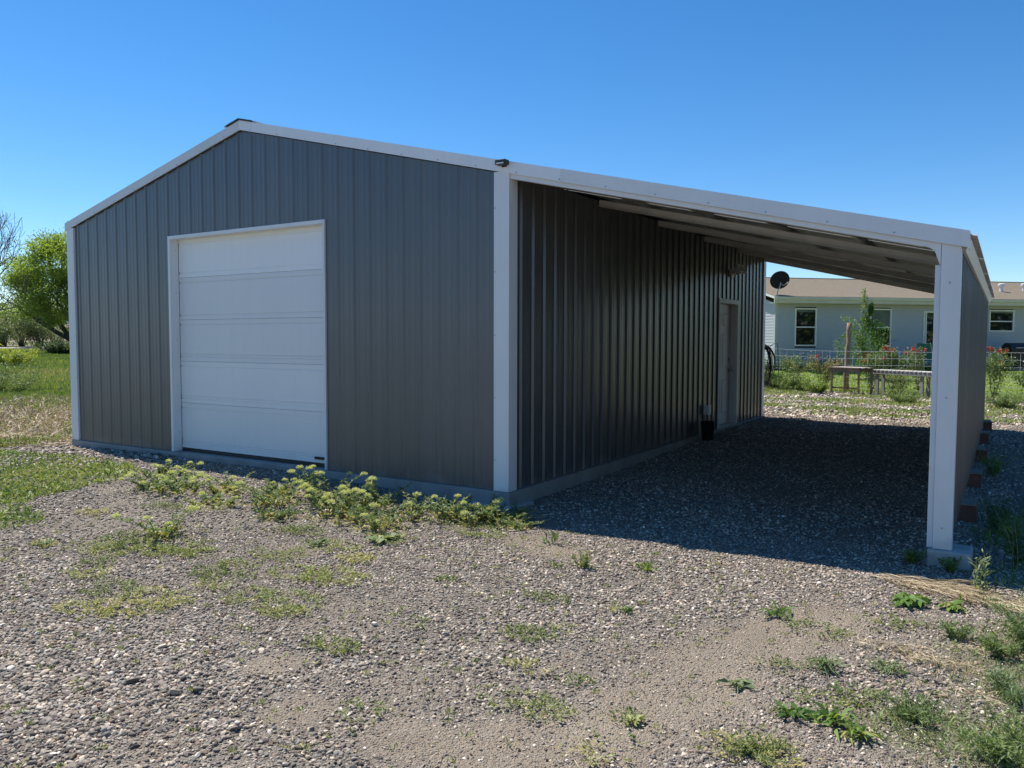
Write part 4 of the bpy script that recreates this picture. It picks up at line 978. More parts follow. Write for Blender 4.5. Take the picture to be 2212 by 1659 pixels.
# flat yellow-green mats among the gravel
mats = [(-1.53, -2.83, .22), (-1.71, -2.94, .25), (-1.31, -2.70, .28), (-1.12, -2.66, .2), (-.49, -2.91, .2), (-.58, -2.69, .16), (-.53, -2.35, .2), (-.35, -1.99, .22), (.05, -2.13, .14), (.18, -2.55, .26), (-.02, -2.62, .2), (-.30, -3.11, .12), (-1.25, -3.39, .16), (-1.45, -3.2, .12), (-2.29, -3.13, .1), (-.53, -3.81, .18), (-.40, -3.63, .2), (-.37, -3.45, .22), (.32, -3.06, .24), (.05, -3.12, .2), (-.8, -3.5, .2), (.45, -3.2, .15), (-1.9, -2.7, .2),
        (1.65, -2.16, .12), (1.54, -1.46, .06), (1.35, -1.55, .07), (1.93, -1.25, .05), (3.17, -1.85, .15), (3.12, -2.43, .08), (2.76, -3.36, .10), (2.74, -3.53, .08), (2.31, -3.47, .16), (2.35, -3.13, .07), (2.09, -3.12, .1), (2.01, -2.58, .07), (1.87, -2.75, .14), (1.2, -2.95, .12), (3.30, -2.95, .08), (3.36, -2.75, .12), (3.51, -2.60, .14), (2.72, -3.71, .10), (3.24, -3.34, .16), (.4, -1.04, .18), (.15, -.80, .22), (-.9, -1.8, .2), (-2.6, -1.9, .18), (1.1, -3.45, .14), (1.75, -3.9, .12), (2.17, -2.13, .08), (3.55, -1.5, .12), (.9, -2.2, .07), (-2.95, -2.35, .16), (-.1, -1.55, .18)]
lf = Leaves()
for cx, cy, rr in mats:
    m_ = int(2300*rr*rr*9)+40; a = RNG.uniform(0, 6.28, m_); q = RNG.uniform(0, 1, m_)**.6*rr; x = cx+q*np.cos(a)*1.25+RNG.normal(0, .02, m_); y = cy+q*np.sin(a)*.8
    k = fbm(x*16, y*16, 45) > .47; x, y, a = x[k], y[k], a[k]; n = len(x)
    Dv = np.column_stack([np.cos(a)+RNG.normal(0, .8, n), np.sin(a)+RNG.normal(0, .8, n), RNG.uniform(.05, .9, n)])
    base = random.uniform(.05, .75)
    lf.add(np.column_stack([x, y, HG(x, y)+.010+RNG.uniform(0, .015, n)]), Dv, RNG.uniform(.010, .032, n), RNG.uniform(.005, .012, n), base+RNG.normal(0, .18, n), .1)
tag(lf.build('ground_cover', M['mat']), 'flat yellow green mats creeping through the gravel', kind='stuff')
# tiny sprigs anywhere on the gravel
x, y, r = sector(900, 2.8, 8, -60, 2300); dt, st, gr = zones(x, y); k = outside_barn(x, y, .2) & (y < -.6); x, y = x[k], y[k]
X_ = np.repeat(x, 9)+RNG.normal(0, .012, len(x)*9); Y_ = np.repeat(y, 9)+RNG.normal(0, .012, len(x)*9)
cover('ground_cover', 'mat', X_, Y_, (.012, .035), (.004, .009), RNG.uniform(0, .8, len(X_)), 'tiny sprigs dotted over the gravel yard', up=.5, zoff=.01)
# right edge weeds
x, y, r = sector(38000, 2.6, 7.5, 1900, 2560); dt, st, gr = zones(x, y); k = (gr > .12) & (RNG.uniform(0, 1, len(x)) < gr*1.1) & (y < -1.2); x, y = x[k], y[k]
cover('low_weeds', 'kochia', x, y, (.02, .07), (.003, .008), .3+.4*fbm(x*5, y*5, 5)+RNG.normal(0, .15, len(x)), 'feathery low weeds at the right edge of the yard', up=.7, spread=.8, zoff=.005)
# lawn blades, seen through the lean-to
x, y, r = sector(120000, 24, 36, 1500, 2480); k = (y > 18.4) & ~(((x+3.73)*hx+(y-25.61)*hy > -.1) & (((x+3.73)*hy-(y-25.61)*hx) < .05)); x, y = x[k], y[k]; n = len(x)
P = np.column_stack([x, y, HG(x, y)+.02]); Dv = RNG.normal(size=(n, 3))*.4; Dv[:, 2] = 1
lf = Leaves(); tn = .35+.35*np.sin(y*2.1+x*.4)*.5+.4*(fbm(x*1.2, y*3, 55)-.5)+RNG.normal(0, .1, n); lf.add(P, Dv, RNG.uniform(.03, .055, n), RNG.uniform(.018, .03, n), tn); tag(lf.build('lawn_grass', M['lawngrass']), 'short mown grass of the house lawn', kind='stuff')
# weeds along the fence foot and in the cobbles
x, y, r = sector(80000, 14.5, 27, 1500, 2480); dens = np.exp(-((y-17.9)/.28)**2)*.9*(fbm(x*1.1, y*.7, 65) > .42)+ss(.46, .54, fbm(x*.7+2, y*1.1, 61))*(y > 10.3)*(y < 17.6)*.75; k = RNG.uniform(0, 1, len(x)) < dens; x, y = x[k], y[k]; n = len(x)
P = np.column_stack([x, y, HG(x, y)+.01]); Dv = RNG.normal(size=(n, 3))*.6; Dv[:, 2] = 1
lf = Leaves(); lf.add(P, Dv, RNG.uniform(.04, .11, n)*(1+.5*(y > 17.4)), RNG.uniform(.012, .026, n), .25+.5*fbm(x*2, y*2, 75)+RNG.normal(0, .12, n), .1); tag(lf.build('low_weeds', M['grass']), 'green weeds along the fence foot and cobbles', kind='stuff')
# dark shaded weeds right of the pier
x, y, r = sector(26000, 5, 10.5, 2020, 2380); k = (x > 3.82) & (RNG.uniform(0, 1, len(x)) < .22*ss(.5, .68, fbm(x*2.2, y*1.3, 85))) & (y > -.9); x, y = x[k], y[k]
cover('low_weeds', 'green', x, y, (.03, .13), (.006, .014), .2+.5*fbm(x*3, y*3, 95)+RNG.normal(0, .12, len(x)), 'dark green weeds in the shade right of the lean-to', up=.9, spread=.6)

# ------------------------------------------------------------------ single weeds
def stalks(n, h, spread, wob=.12):
    out = []
    for i in range(n):
        a = random.uniform(0, 6.28); q = spread*math.sqrt(random.random()); bx, by = q*math.cos(a)*.7, q*math.sin(a)*.7
        hh = h*random.uniform(.6, 1.05); lx, ly = math.cos(a)*wob+random.gauss(0, wob*.5), math.sin(a)*wob+random.gauss(0, wob*.5)
        P = [(bx+lx*t*t, by+ly*t*t, hh*t) for t in np.linspace(0, 1, 5)]
        out.append(P)
    return out
def along(P, t):
    P = np.array(P); k = t*(len(P)-1); i = np.clip(k.astype(int), 0, len(P)-2); f = (k-i)[:, None]; return P[i]*(1-f)+P[i+1]*f
def cress(label, x, y, h=.22, n=9, spread=.13, flowers=.6, tint=.35, dry=.3, group='pale flowering weeds before the barn', leafl=.066):
    t = thing('flowering_weed' if flowers else 'leafy_weed', label, 'weed', (x, y, float(HG(x, y))-.004), random.uniform(0, 6), group)
    S = stalks(int(n*1.0), h*.86, spread*1.35, .17); st = MB()
    for P in S: st.tube(P, [.0036, .003, .0026, .0022, .0015], 5, cap=False)
    st.build('stem', M['stem'], t)
    lf = Leaves()
    for P in S:
        m_ = int(22+26*random.random()); tt = RNG.uniform(.02, .93, m_); p = along(P, tt); a = RNG.uniform(0, 6.28, m_)
        Dv = np.column_stack([np.cos(a), np.sin(a), RNG.uniform(.25, 1.3, m_)]); ln = leafl*(1.15-.6*tt)*RNG.uniform(.7, 1.2, m_)
        tn = tint+RNG.normal(0, .13, m_)+.1*(1-tt)
        dr = ((tt < .35) & (RNG.uniform(0, 1, m_) < dry)) | (RNG.uniform(0, 1, m_) < .07); tn = np.where(dr, RNG.uniform(.85, 1, m_), tn)
        lf.add(p, Dv, ln, ln*.36, tn, .12, .2)
    m_ = int(60+150*dry); a = RNG.uniform(0, 6.28, m_); q = np.sqrt(RNG.uniform(0, 1, m_))*spread*1.5       # trailing leaves on the ground
    lf.add(np.column_stack([q*np.cos(a), q*np.sin(a), RNG.uniform(.005, .03, m_)]), np.column_stack([RNG.normal(0, 1, m_), RNG.normal(0, 1, m_), RNG.uniform(0, .5, m_)]), RNG.uniform(.02, .05, m_), RNG.uniform(.008, .016, m_), np.where(RNG.uniform(0, 1, m_) < dry, RNG.uniform(.8, 1, m_), tint+.25+RNG.normal(0, .15, m_)), .1)
    lf.build('foliage', M['cress'], t)
    if dry > .35:
        ds_ = MB()
        for k in range(random.randint(1, 3)):
            a = random.uniform(0, 6.28); q = random.uniform(.3, 1.0)*h*1.3; ds_.tube([(0, 0, .01), (q*.4*math.cos(a), q*.4*math.sin(a), q*.45), (q*.9*math.cos(a+.3), q*.9*math.sin(a+.3), q*.62)], [.0025, .002, .001], 4, cap=False)
        ds_.build('dead_stalk', M['drystem'], t)
    if flowers:
        fl = Leaves(); any_ = False
        for P in S:
            if random.random() > flowers: continue
            any_ = True; m_ = 230; R_w = random.uniform(.026, .046)
            d = unit(RNG.normal(size=(m_, 3))); d[:, 2] = np.abs(d[:, 2]); c = np.array(P[-1])
            q = np.clip(RNG.uniform(.3, 1.05, (m_, 1)), 0, 1)
            p = c+d*q*np.array([R_w, R_w, R_w*.75]); fl.add(p, d+RNG.normal(0, .5, (m_, 3)), RNG.uniform(.006, .011, m_), RNG.uniform(.005, .008, m_), .25+.5*q[:, 0]*d[:, 2]+RNG.normal(0, .15, m_))
        if any_: fl.build('flower_head', M['flower'], t)
    return t
GW = 'pale flowering weeds before the barn'
cress('low flowering weed clump at the right end of the lush green patch', -3.97, -.96, .17, 10, .20, .7, .25)
cress('flowering weed clump straight below the left garage door jamb', -3.42, -1.40, .20, 10, .20, .55, .3)
cress('broad flowering weed clump in the left cluster before the garage door', -3.02, -1.38, .22, 14, .24, .65, .25)
cress('yellowing weed clump between the left and right flowering clusters', -2.58, -1.14, .20, 9, .18, .5, .55, .8)
cress('lone leaning weed with pale flower top in the gravel, left foreground', -1.70, -2.52, .29, 8, .11, .6, .35, .5)
cress('grey leafed weed clump at the left end of the big right cluster', -1.83, -1.30, .22, 12, .18, .25, .25, .5)
cress('tallest pale flowered clump rising in front of the right door jamb', -1.58, -.84, .33, 15, .20, .85, .2, .3)
cress('dense flowering clump at the front middle of the big weed cluster', -1.20, -1.12, .30, 15, .22, .9, .25, .5)
cress('small dark leaved weed at the front left of the big cluster', -1.42, -1.60, .14, 7, .12, .0, .15, .7)
cress('green leafy clump with yellow lower leaves in the cluster centre', -.90, -1.28, .26, 14, .20, .45, .2, .8)
cress('grey green clump with few flowers right of the cluster centre', -.95, -.80, .28, 12, .20, .5, .3, .3)
cress('bushy front clump with hanging dry leaves nearest to the camera', -.42, -1.36, .24, 13, .17, .15, .25, .7)
cress('clump with round lime flower head left of the tall stalk weed', -.48, -.86, .24, 10, .16, .6, .25, .5)
cress('tall stalked weed standing before the dark slab edge', -.16, -.78, .34, 8, .12, .35, .3, .3)
cress('flowering clump with straw tangled through it near the corner', .02, -.72, .22, 11, .17, .55, .3, .7)
cress('slender upright weed two clumps left of the corner trim', .20, -.55, .24, 8, .13, .1, .3, .4)
cress('low leafy weed clump at the edge of the lean-to shadow', .34, -.52, .17, 9, .14, .0, .2, .6)
cress('last small weed clump at the right end of the cluster', .46, -.66, .12, 7, .11, .0, .3, .8)
cress('small weed cluster behind the lone leaning weed', -2.2, -1.65, .12, 7, .16, .3, .55, .6)
cress('half dry weed low between the cluster and the lush patch', -2.05, -1.0, .18, 9, .15, .4, .5, .8)
def rosette(label, x, y, R=.10, n=26, tint=.3, mat='green', leafw=.35, rise=.5, group='small weeds on the gravel', name='leafy_weed'):
    t = thing(name, label, 'weed', (x, y, float(HG(x, y))), 0, group); lf = Leaves(); a = RNG.uniform(0, 6.28, n)
    Dv = np.column_stack([np.cos(a), np.sin(a), RNG.uniform(.1, 1.2, n)*rise]); p = np.column_stack([RNG.normal(0, R*.22, n), RNG.normal(0, R*.22, n), RNG.uniform(.0, .02, n)])
    ln = R*RNG.uniform(.5, 1.1, n); lf.add(p, Dv, ln, ln*leafw, tint+RNG.normal(0, .14, n), .2, .25)
    f = lf.build('foliage', M[mat], t)
    st = MB()
    for k in range(5): st.tube([(0, 0, -.01), (p[k][0], p[k][1], .025)], .002, 4, cap=False)
    st.build('stem', M['stem'], t)
    return t
def bushy(label, x, y, R, h, n, mat='kochia', tint=.4, ll=(.02, .05), lw=.16, name='leafy_weed', group='feathery weeds at the right edge', ns=16):
    t = thing(name, label, 'weed', (x, y, float(HG(x, y))), 0, group); S = stalks(ns, h, R*.55, R*.6); st = MB(); lf = Leaves()
    for P in S:
        st.tube(P, [.003, .003, .002, .002, .001], 4, cap=False); m_ = n//ns; tt = RNG.uniform(.08, 1, m_); p = along(P, tt)+RNG.normal(0, R*.07, (m_, 3)); a = RNG.uniform(0, 6.28, m_)
        Dv = np.column_stack([np.cos(a), np.sin(a), RNG.uniform(.2, 1.4, m_)]); ln = RNG.uniform(*ll, m_); lf.add(p, Dv, ln, ln*lw, tint+RNG.normal(0, .16, m_), .05)
    st.build('stem', M['stem'], t); lf.build('foliage', M[mat], t); return t
rosette('broad leaved green weed in front of the pier, left one', 3.58, -1.06, .12, 90, .55)
rosette('smaller bright green rosette in front of the pier, right one', 3.80, -1.02, .09, 60, .7)
bushy('pale upright tuft on open gravel before the shadow', 1.54, -1.46, .07, .12, 320, 'mat', .4, (.015, .03), .35, group='small weeds on the gravel', ns=8)
rosette('bright green tuft at the edge of the lean-to shadow', 1.93, -1.25, .09, 40, .7, 'green', .12, 1.5)
rosette('dark spiky weed below the middle of the shadow edge', 2.95, -1.70, .12, 40, .3, 'green', .14, 1.0)
rosette('grey green feathery tuft at lower right', 3.32, -2.37, .11, 80, .2, 'cress', .10, 1.0)
rosette('second grey green feathery tuft farther right', 3.58, -2.24, .10, 70, .3, 'cress', .10, 1.0)
rosette('bright green spreading weed in the lower right gravel', 3.47, -2.93, .11, 60, .6, 'green', .16, .8)
rosette('green weed touching the right edge of its spreading neighbour', 3.57, -2.99, .09, 50, .75, 'green', .16, .9)
rosette('dark low weed left of the two bright spreading weeds', 3.30, -2.95, .09, 40, .3, 'green', .2, .7)
bushy('yellow green cushion weed at the bottom of the gravel', 3.24, -3.34, .14, .05, 900, 'mat', .35, (.010, .024), .35, group='small weeds on the gravel', ns=24)
rosette('small dark rosette left of the dirt wheel track', 2.17, -2.13, .06, 24, .4, 'green', .2, .8)
rosette('small blue green weed right of the dirt wheel track', 3.02, -2.77, .07, 30, .2, 'cress', .25, .6)
rosette('flat broad leaved weed before the big weed cluster', -.15, -1.62, .15, 30, .6, 'cress', .4, .35)
rosette('little dark rosette left of the flat broad leaved weed', -.50, -2.0, .10, 26, .15, 'cress', .35, .5)
rosette('little weed on the stony left foreground', -2.29, -3.13, .09, 50, .2, 'cress', .15, .8)
rosette('dark leafy sprout standing at the shadow edge', 1.02, -.97, .12, 9, .1, 'cress', .3, 1.8)
rosette('low sprout on gravel at the very bottom middle', 2.76, -3.36, .06, 30, .5, 'mat', .3, .7)
bushy('large feathery green weed at the right edge of the yard', 4.22, -1.52, .26, .24, 3600)
bushy('feathery weed in front of the large one', 4.05, -1.70, .12, .10, 700)
bushy('bright small feathery weed nearer to the pier', 3.85, -1.55, .09, .08, 400)
bushy('tall feathery weed behind at the shadow edge', 4.30, -1.02, .16, .26, 1000)
bushy('grey feathery weed lower right', 4.08, -2.25, .15, .09, 800, 'cress', .25)
bushy('dark feathery weed on the lower right gravel', 3.74, -2.67, .13, .08, 600, 'kochia', .1)
bushy('feathery weed low in the bottom right corner', 4.10, -2.85, .24, .14, 2200, 'kochia', .45)
bushy('pale twiggy weed standing right of the pier', 3.93, -.62, .11, .30, 120, 'cress', .5, (.03, .06), .2, ns=5)
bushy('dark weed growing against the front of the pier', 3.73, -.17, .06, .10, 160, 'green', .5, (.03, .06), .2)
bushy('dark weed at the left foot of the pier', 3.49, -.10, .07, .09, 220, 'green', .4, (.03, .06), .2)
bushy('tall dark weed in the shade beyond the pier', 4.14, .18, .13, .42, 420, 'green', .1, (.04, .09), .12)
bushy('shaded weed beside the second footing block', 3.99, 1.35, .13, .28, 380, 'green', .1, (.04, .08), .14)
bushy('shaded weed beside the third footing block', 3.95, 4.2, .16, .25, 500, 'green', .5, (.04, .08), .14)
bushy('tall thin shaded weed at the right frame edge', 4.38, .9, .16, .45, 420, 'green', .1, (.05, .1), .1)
bushy('yellow flowered weed mass in the field, far left', -34.6, 12.0, 1.0, .75, 6000, 'mustard', .6, (.10, .22), .28, group='weeds in the left field', ns=40)
bushy('second yellow topped weed mass behind the first', -39.0, 14.2, 1.2, .7, 5000, 'mustard', .75, (.12, .25), .28, group='weeds in the left field', ns=40)
bushy('blue green bushy weed at the left field edge', -22.5, 5.6, 1.1, .75, 6000, 'kochia', .3, (.06, .13), .22, group='weeds in the left field', ns=40)
bushy('bushy weed in front of the blue green one', -19.8, 5.0, .8, .5, 3600, 'kochia', .4, (.06, .12), .22, group='weeds in the left field', ns=30)
bushy('dark green tumbleweed clump before the willow, left one', -49.3, 22.4, 1.2, .8, 4000, 'olive', .1, (.15, .3), .3, group='weeds in the left field', ns=30)
bushy('dark green tumbleweed clump before the willow, right one', -47.8, 23.6, 1.3, 1.0, 4000, 'olive', .15, (.15, .3), .3, group='weeds in the left field', ns=30)
bushy('dark tall weed tuft by the thin black hook pole', -1.9, 17.75, .38, .42, 1500, 'green', .15, (.10, .2), .12, group='weeds along the fence foot')
bushy('low spreading weed bush left of the wood table', -1.2, 17.35, .55, .36, 2600, 'kochia', .2, (.05, .12), .2, group='weeds along the fence foot')
bushy('bright green weed bush touching the wood table', -.45, 17.1, .4, .30, 1800, 'green', .7, (.05, .11), .2, group='weeds along the fence foot')
bushy('feathery green weed on cobbles before the slatted bench', 1.95, 14.6, .42, .26, 2400, 'kochia', .6, (.05, .1), .18, group='weeds along the fence foot')
bushy('green weed clump on the cobbles right of the lean-to', 4.05, 14.2, .45, .30, 2200, 'kochia', .5, (.05, .1), .18, group='weeds along the fence foot')

# ------------------------------------------------------------------ trees and shrubs
def grow(P, d, ln, r, depth, segs, tips, rng, split=(2, 3), curl=.25, up=.15, shrink=.72, minr=.004):
    d = np.array(d, float); d /= np.linalg.norm(d); p = np.array(P, float); pts = [tuple(p)]; rr = [r]
    k = 4
    for i in range(k):
        d = d+rng.normal(0, curl*.35, 3)+np.array([0, 0, up*.25]); d /= np.linalg.norm(d); p = p+d*ln/k; pts.append(tuple(p)); rr.append(max(r*(1-.4*(i+1)/k), minr))
    segs.append((pts, rr, depth)); 
    if depth == 0: tips.append((p, d)); return
    n = rng.integers(split[0], split[1]+1)
    for j in range(n):
        v = rng.normal(0, 1, 3); v -= v.dot(d)*d; v /= np.linalg.norm(v)+1e-6; ang = rng.uniform(.25, .75)*(1 if j else .5)
        nd = d*math.cos(ang)+v*math.sin(ang)
        q = p if j == 0 else np.array(pts[rng.integers(2, 5)])
        grow(q, nd, ln*shrink*rng.uniform(.8, 1.15), rr[-1]*(.9 if j == 0 else .7), depth-1, segs, tips, rng, split, curl, up, shrink, minr)
def branch_mesh(segs, name, mat, parent, dsel=None, seg=6):
    mb = MB()
    for pts, rr, dp in segs:
        if dsel is None or dsel(dp): mb.tube(pts, rr, seg if dp > 2 else 4, cap=False)
    return mb.build(name, M[mat], parent, smooth=True) if mb.v else None
# willow beyond the field
rg = np.random.default_rng(5)
wl_ = thing('willow_tree', 'round light green willow behind the left barn corner', 'tree', (-74.2, 37.3, .7))
segs = []; tips = []
for d, ln in (((-.5, -.5, 1.1), 4.2), ((.35, .3, 1.3), 4.4), ((-1.0, -.9, .75), 4.6), ((.9, .6, .8), 4.0), ((-.2, .4, 1.4), 4.0)):
    grow((0, 0, .5), d, ln*.86, .26, 4, segs, tips, rg, (3, 3), .3, .12, .70, .02)
mb = MB(); mb.tube([(.1, 0, -.6), (0, 0, .0), (0, 0, .7)], [.5, .42, .36], 12); mb.build('trunk', M['bark'], wl_, smooth=True)
branch_mesh(segs, 'branches', 'bark', wl_)
tp_ = np.array([t[0] for t in tips]); td = np.array([t[1] for t in tips])
# crown: leaf sprays in clumps over a lumpy volume
lf = Leaves(); n = 62000
nc = 330; cc = unit(rg.normal(size=(nc, 3)))*rg.uniform(.45, 1, (nc, 1))**.6
cen = np.column_stack([cc[:, 0]*5.3, cc[:, 1]*5.3, 6.3+cc[:, 2]*4.9]); cen = cen[cen[:, 2] > 1.7+.28*np.hypot(cen[:, 0], cen[:, 1])*0]
cen = np.concatenate([cen, tp_[rg.integers(0, len(tp_), 160)]]); cen = cen[(np.hypot(cen[:, 0], cen[:, 1]) < 6) & (cen[:, 2] < 11.6)]
low = cen[:, 2] < 3.0; cen = cen[~low | (rg.uniform(0, 1, len(cen)) < .25)]
ci = rg.integers(0, len(cen), n); rad = rg.uniform(.5, 1.1, len(cen))[ci][:, None]
p = cen[ci]+rg.normal(size=(n, 3))*rad*np.array([.55, .55, .42]); dv = rg.normal(size=(n, 3))*.5+unit(p-np.array([0, 0, 5.0]))*.6; dv[:, 2] -= .1
ctone = rg.uniform(-.16, .16, len(cen))[ci]
lf.add(p, dv, rg.uniform(.18, .40, n), rg.uniform(.07, .14, n), .5+ctone+rg.normal(0, .13, n)); lf.build('crown', M['willow'], wl_)
# bare tree
rg = np.random.default_rng(19)
bt = thing('bare_tree', 'leafless dark branched tree at the left frame edge', 'tree', (-53.2, 16.3, .6))
segs = []; tips = []
for d, ln in (((.95, .75, 1.0), 3.2), ((.3, .3, 1.3), 3.2), ((-.6, -.4, 1.2), 3.0), ((.6, .1, 1.35), 3.0), ((1.1, .95, .5), 2.8)):
    grow((0, 0, 1.0), d, ln, .15, 5, segs, tips, rg, (2, 3), .28, .28, .74, .010)
mb = MB(); mb.tube([(0, 0, -.5), (0, 0, .3), (.05, 0, 1.1)], [.34, .27, .20], 12); mb.build('trunk', M['bark'], bt, smooth=True)
branch_mesh(segs, 'branches', 'bark', bt, seg=5)
lf = Leaves(); tp_ = np.array([t[0] for t in tips]); k = rg.integers(0, len(tp_), 500); lf.add(tp_[k]+rg.normal(0, .12, (500, 3)), rg.normal(size=(500, 3)), .09, .05, rg.uniform(0, 1, 500)); lf.build('buds', M['willow'], bt)
# shrubs beyond the road
def shrub(name, label, x, y, R, h, n, mat, tint, group, leaf=(.10, .22), lumps=16, seed=1):
    rg = np.random.default_rng(seed); t = thing(name, label, 'shrub', (x, y, float(H(x, y))), 0, group)
    cc = rg.normal(size=(lumps, 3)); cc = cc/np.linalg.norm(cc, axis=1)[:, None]*rg.uniform(.3, .8, (lumps, 1)); cen = np.column_stack([cc[:, 0]*R, cc[:, 1]*R, h*.5+cc[:, 2]*h*.42]); cen[:, 2] = np.abs(cen[:, 2])
    ci = rg.integers(0, lumps, n); d = unit(rg.normal(size=(n, 3))); p = cen[ci]+d*(rg.uniform(.6, 1, (n, 1)))*np.array([R*.38, R*.38, h*.24])*rg.uniform(.7, 1.2, lumps)[ci][:, None]; p[:, 2] = np.clip(p[:, 2], .02, None)
    lf = Leaves(); lf.add(p, d+rg.normal(0, .6, (n, 3)), rg.uniform(*leaf, n), rg.uniform(*leaf, n)*.5, tint+rg.uniform(-.22, .22, lumps)[ci]+rg.normal(0, .12, n)); lf.build('foliage', M[mat], t)
    st = MB()
    for k in range(7): c = cen[k % lumps]; st.tube([(c[0]*.1, c[1]*.1, -.05), (c[0]*.4, c[1]*.4, c[2]*.5), tuple(c)], [.03*R, .02*R, .01*R], 5, cap=False)
    st.build('branches', M['bark'], t); return t
base = np.array([-74.2, 28.6]); dr = np.array([-4.7, 7.7]); dr = dr/np.linalg.norm(dr); aw = np.array([-.9, .43])
SH = [(-6.0, 1.0, 2.0, 1.5, .45, 'grey green shrub beyond the road at the left frame edge'), (-2.2, 1.5, 2.1, 1.8, .45, 'grey green shrub right of the leftmost one'), (1.0, 2.0, 2.0, 2.6, .4, 'olive shrub standing before the tan hillside'), (3.8, 1.2, 2.2, 3.3, .7, 'tall mauve grey shrub behind the thin fence post'), (6.4, 2.2, 2.0, 3.0, .35, 'dark olive shrub below the willow crown'),
      (9.0, 1.4, 2.1, 2.9, .4, 'green shrub at the foot of the willow'), (12.0, 1.8, 2.2, 2.9, .35, 'green shrub hidden half behind the barn corner')]
for i, (s_, a_, R, h, tn, lb) in enumerate(SH):
    q = base+dr*s_+aw*a_; shrub('shrub', lb, q[0], q[1], R, h, 3800, 'olive', tn, 'shrubs along the far road', seed=30+i)
for i, (s_, a_, R, h, tn, mat, lb) in enumerate([(3.0, 9, 2.4, 4.6, .4, 'willow', 'light green bush rising behind the mauve shrub'), (6.5, 11, 2.8, 6.0, .3, 'willow', 'taller green tree bush under the willow crown'), (10.5, 12, 3.0, 6.4, .1, 'olive', 'dark green bush deep behind the willow trunk')]):
    q = base+dr*s_+aw*a_; shrub('shrub', lb, q[0], q[1], R, h, 3600, mat, tn, 'taller bushes behind the far shrubs', (.16, .3), seed=60+i)
# thin fence post in the field
tpst = thing('steel_fence_post', 'thin dark steel post standing in the left field', 'post', (-57.2, 25.0, float(H(-57.2, 25.0))))
mb = MB(); mb.box(-.03, .03, -.008, .008, -.3, 1.55); mb.box(-.008, .008, -.035, -.0085, -.3, 1.54); mb.build('shaft', M['bark'], tpst)
# young apple tree by the house
rg = np.random.default_rng(8)
ap = thing('young_tree', 'small leafy tree growing in front of the gray house', 'tree', (-.15, 23.9, float(H(-.15, 23.9))))
segs = []; tips = []
for d, ln in (((.05, 0, 1.5), .85), ((-.4, -.2, 1.2), .6), ((.35, .1, 1.3), .55), ((.1, .3, 1.2), .65)): grow((0, 0, .35), d, ln, .035, 3, segs, tips, rg, (2, 3), .3, .3, .68, .004)
mb = MB(); mb.tube([(0, 0, -.1), (.01, 0, .4)], [.05, .04], 8); mb.build('trunk', M['bark'], ap, smooth=True); branch_mesh(segs, 'branches', 'bark', ap)
sp = MB(); sp.tube([(-.05, 0, 1.4), (-.15, 0, 2.3), (-.12, 0, 3.15)], [.015, .01, .004], 5); sp.build('leader_shoot', M['bark'], ap)
lf = Leaves(); n = 7600; tt = rg.uniform(0, 1, n)
zc = .25+2.35*tt; wd = .84*np.sin(np.clip(tt*1.05+.12, 0, 1)*math.pi)**.7+.06; a = rg.uniform(0, 6.28, n); q = np.sqrt(rg.uniform(.05, 1, n))*wd*(1+.35*np.sin(a*3+zc*4))
p = np.column_stack([q*np.cos(a)*.95+.10*np.sin(zc*3), q*np.sin(a)*.8, zc+rg.normal(0, .06, n)]); k = fbm(p[:, 0]*3.2+9, p[:, 2]*3.2, 12) > .40; p = p[k]; n = len(p)
lf.add(p, rg.normal(size=(n, 3))+np.array([0, 0, -.1]), rg.uniform(.05, .085, n), rg.uniform(.035, .05, n), .3+.35*fbm(p[:, 0]*4, p[:, 2]*4, 2)+rg.normal(0, .16, n))
n = 240; tt = rg.uniform(0, 1, n); lf.add(np.column_stack([-.14+rg.normal(0, .09*(1.2-tt)), rg.normal(0, .07, n), 2.3+.9*tt]), rg.normal(size=(n, 3)), .07, .04, rg.uniform(.3, 1, n))
n = 130; tt = rg.uniform(0, 1, n); lf.add(np.column_stack([-.3-.6*tt, rg.normal(0, .08, n), 1.95+.25*tt+rg.normal(0, .06, n)]), rg.normal(size=(n, 3)), .07, .04, rg.uniform(.3, 1, n))
lf.build('foliage', M['green'], ap)
# roses
def rose(label, x, y, R, h, n, nf, tint=.4, seed=1):
    n = int(n*1.5); nf = int(nf*.9)
    rg = np.random.default_rng(seed); t = thing('rose_bush', label, 'rose bush', (x, y, float(H(x, y))), 0, 'rose bushes along the wire fence'); segs = []; tips = []
    for j in range(6):
        a = rg.uniform(0, 6.28); grow((0, 0, 0), (math.cos(a)*.35, math.sin(a)*.35, 1), h*.5, .010, 2, segs, tips, rg, (2, 3), .3, .2, .62, .003)
    branch_mesh(segs, 'canes', 'drystem', t); lf = Leaves(); P = [np.array(s_[0]) for s_ in segs]; allp = np.concatenate(P); k = rg.integers(0, len(allp), n)
    p = allp[k]+rg.normal(0, .055, (n, 3)); p[:, 2] = np.clip(p[:, 2], .12*h, None); lf.add(p, rg.normal(size=(n, 3)), rg.uniform(.035, .065, n), rg.uniform(.022, .038, n), tint+.25*(p[:, 2]/h-.5)+rg.normal(0, .2, n)); lf.build('foliage', M['rose'], t)
    if nf:
        tpp = np.array([q[0] for q in tips]); tpp = tpp[np.argsort(-tpp[:, 2]+rg.normal(0, .12, len(tpp)))][:nf]; 
        for c in tpp:
            fl = Leaves(); m_ = 30; d = unit(rg.normal(size=(m_, 3))); fl.add(c+d*.022, d, .050, .042, rg.uniform(0, 1, m_)); fl.build('bloom', M['petal'], t)
    return t
rose('thin rose bush right of the garden hook pole', -1.36, 18.0, .3, 1.15, 900, 1, .5, 1)
rose('reddish leafed rose bush left of the tall post', -.52, 18.0, .25, 1.05, 900, 2, .75, 2)
rose('rose bush with red blooms right of the tall post', .75, 18.5, .4, 1.15, 1500, 8, .4, 3)
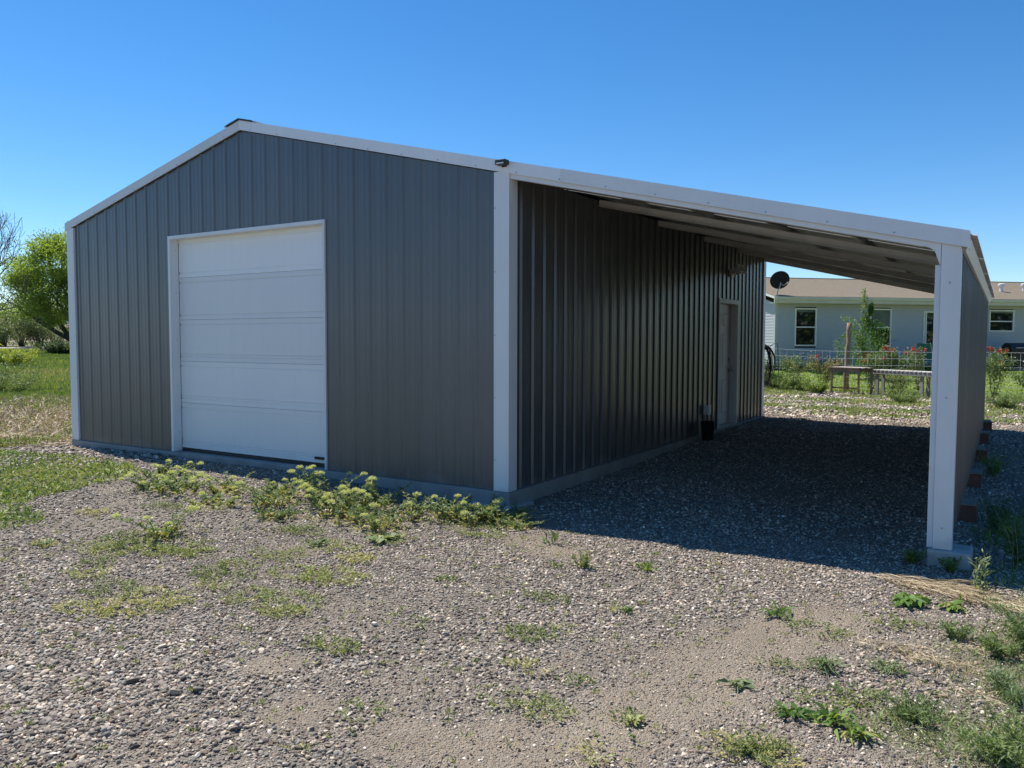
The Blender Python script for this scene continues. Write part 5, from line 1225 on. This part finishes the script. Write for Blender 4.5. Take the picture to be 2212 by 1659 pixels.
rose('rose bush crowded with orange red blooms behind the bench', 1.25, 18.7, .4, 1.30, 1700, 10, .45, 4)
rose('bare stemmed rose bush behind the middle of the bench', 1.55, 17.9, .25, .75, 500, 0, .5, 5)
rose('rose bush with pinkish blooms left of the lean-to post', 1.95, 18.6, .3, 1.30, 900, 6, .5, 6)
rose('rose bush with large red blooms right of the lean-to wall', 3.78, 16.9, .35, 1.30, 1600, 8, .4, 7)
rose('sparse low rose bush at the right frame edge', 4.55, 16.8, .3, .85, 600, 0, .4, 8)
rose('sparse rose bush left of the garden hook', -2.3, 18.2, .3, .95, 500, 1, .4, 9)
# foundation shrubs at the house
for i, (s_, o_, R, h, mat, tn, lb) in enumerate([(.2, .6, .5, .55, 'olive', .1, 'dark low shrub at the left corner of the house'), (1.3, .6, .55, .45, 'olive', .05, 'dark shrub under the left house window'), (2.4, .6, .5, .4, 'olive', .1, 'dark shrub right of the left house window'), (3.9, .7, .6, .55, 'green', .4, 'green shrub behind the young tree'), (5.0, .7, .55, .5, 'green', .6, 'bright green shrub under the second window'), (6.0, 1.9, .6, .42, 'green', .75, 'bright green bushy plant before the patio step'), (7.2, 2.1, .6, .45, 'green', .75, 'bright green bushy plant behind the lean-to post')]):
    q = hw(s_, o_); shrub('shrub', lb, q[0], q[1], R, h, 1500, mat, tn, 'low shrubs along the house wall', (.04, .09), seed=90+i)
q = hw(6.9, 2.3); shrub('shrub', 'yellowish upright shrub left of the lean-to post', q[0], q[1], .35, 1.25, 1500, 'mat', .3, 'low shrubs along the house wall', (.05, .09), seed=120)

# tree line across the lane to the east, mirrored in the house windows
rg = np.random.default_rng(77); lf = Leaves(); n = 16000
ty = rg.uniform(-10, 60, n); a_ = fbm(ty*.12, ty*0, 3); hh = 5+5*a_
tz = rg.uniform(0, 1, n)**.8*hh; tx = 46+rg.normal(0, 1.6, n)
lf.add(np.column_stack([tx, ty, tz+H(tx, ty)]), rg.normal(size=(n, 3)), rg.uniform(.6, 1.2, n), rg.uniform(.4, .7, n), rg.uniform(0, 1, n)); tag(lf.build('tree_line', M['green']), 'green tree line across the lane east of the yard', kind='stuff')
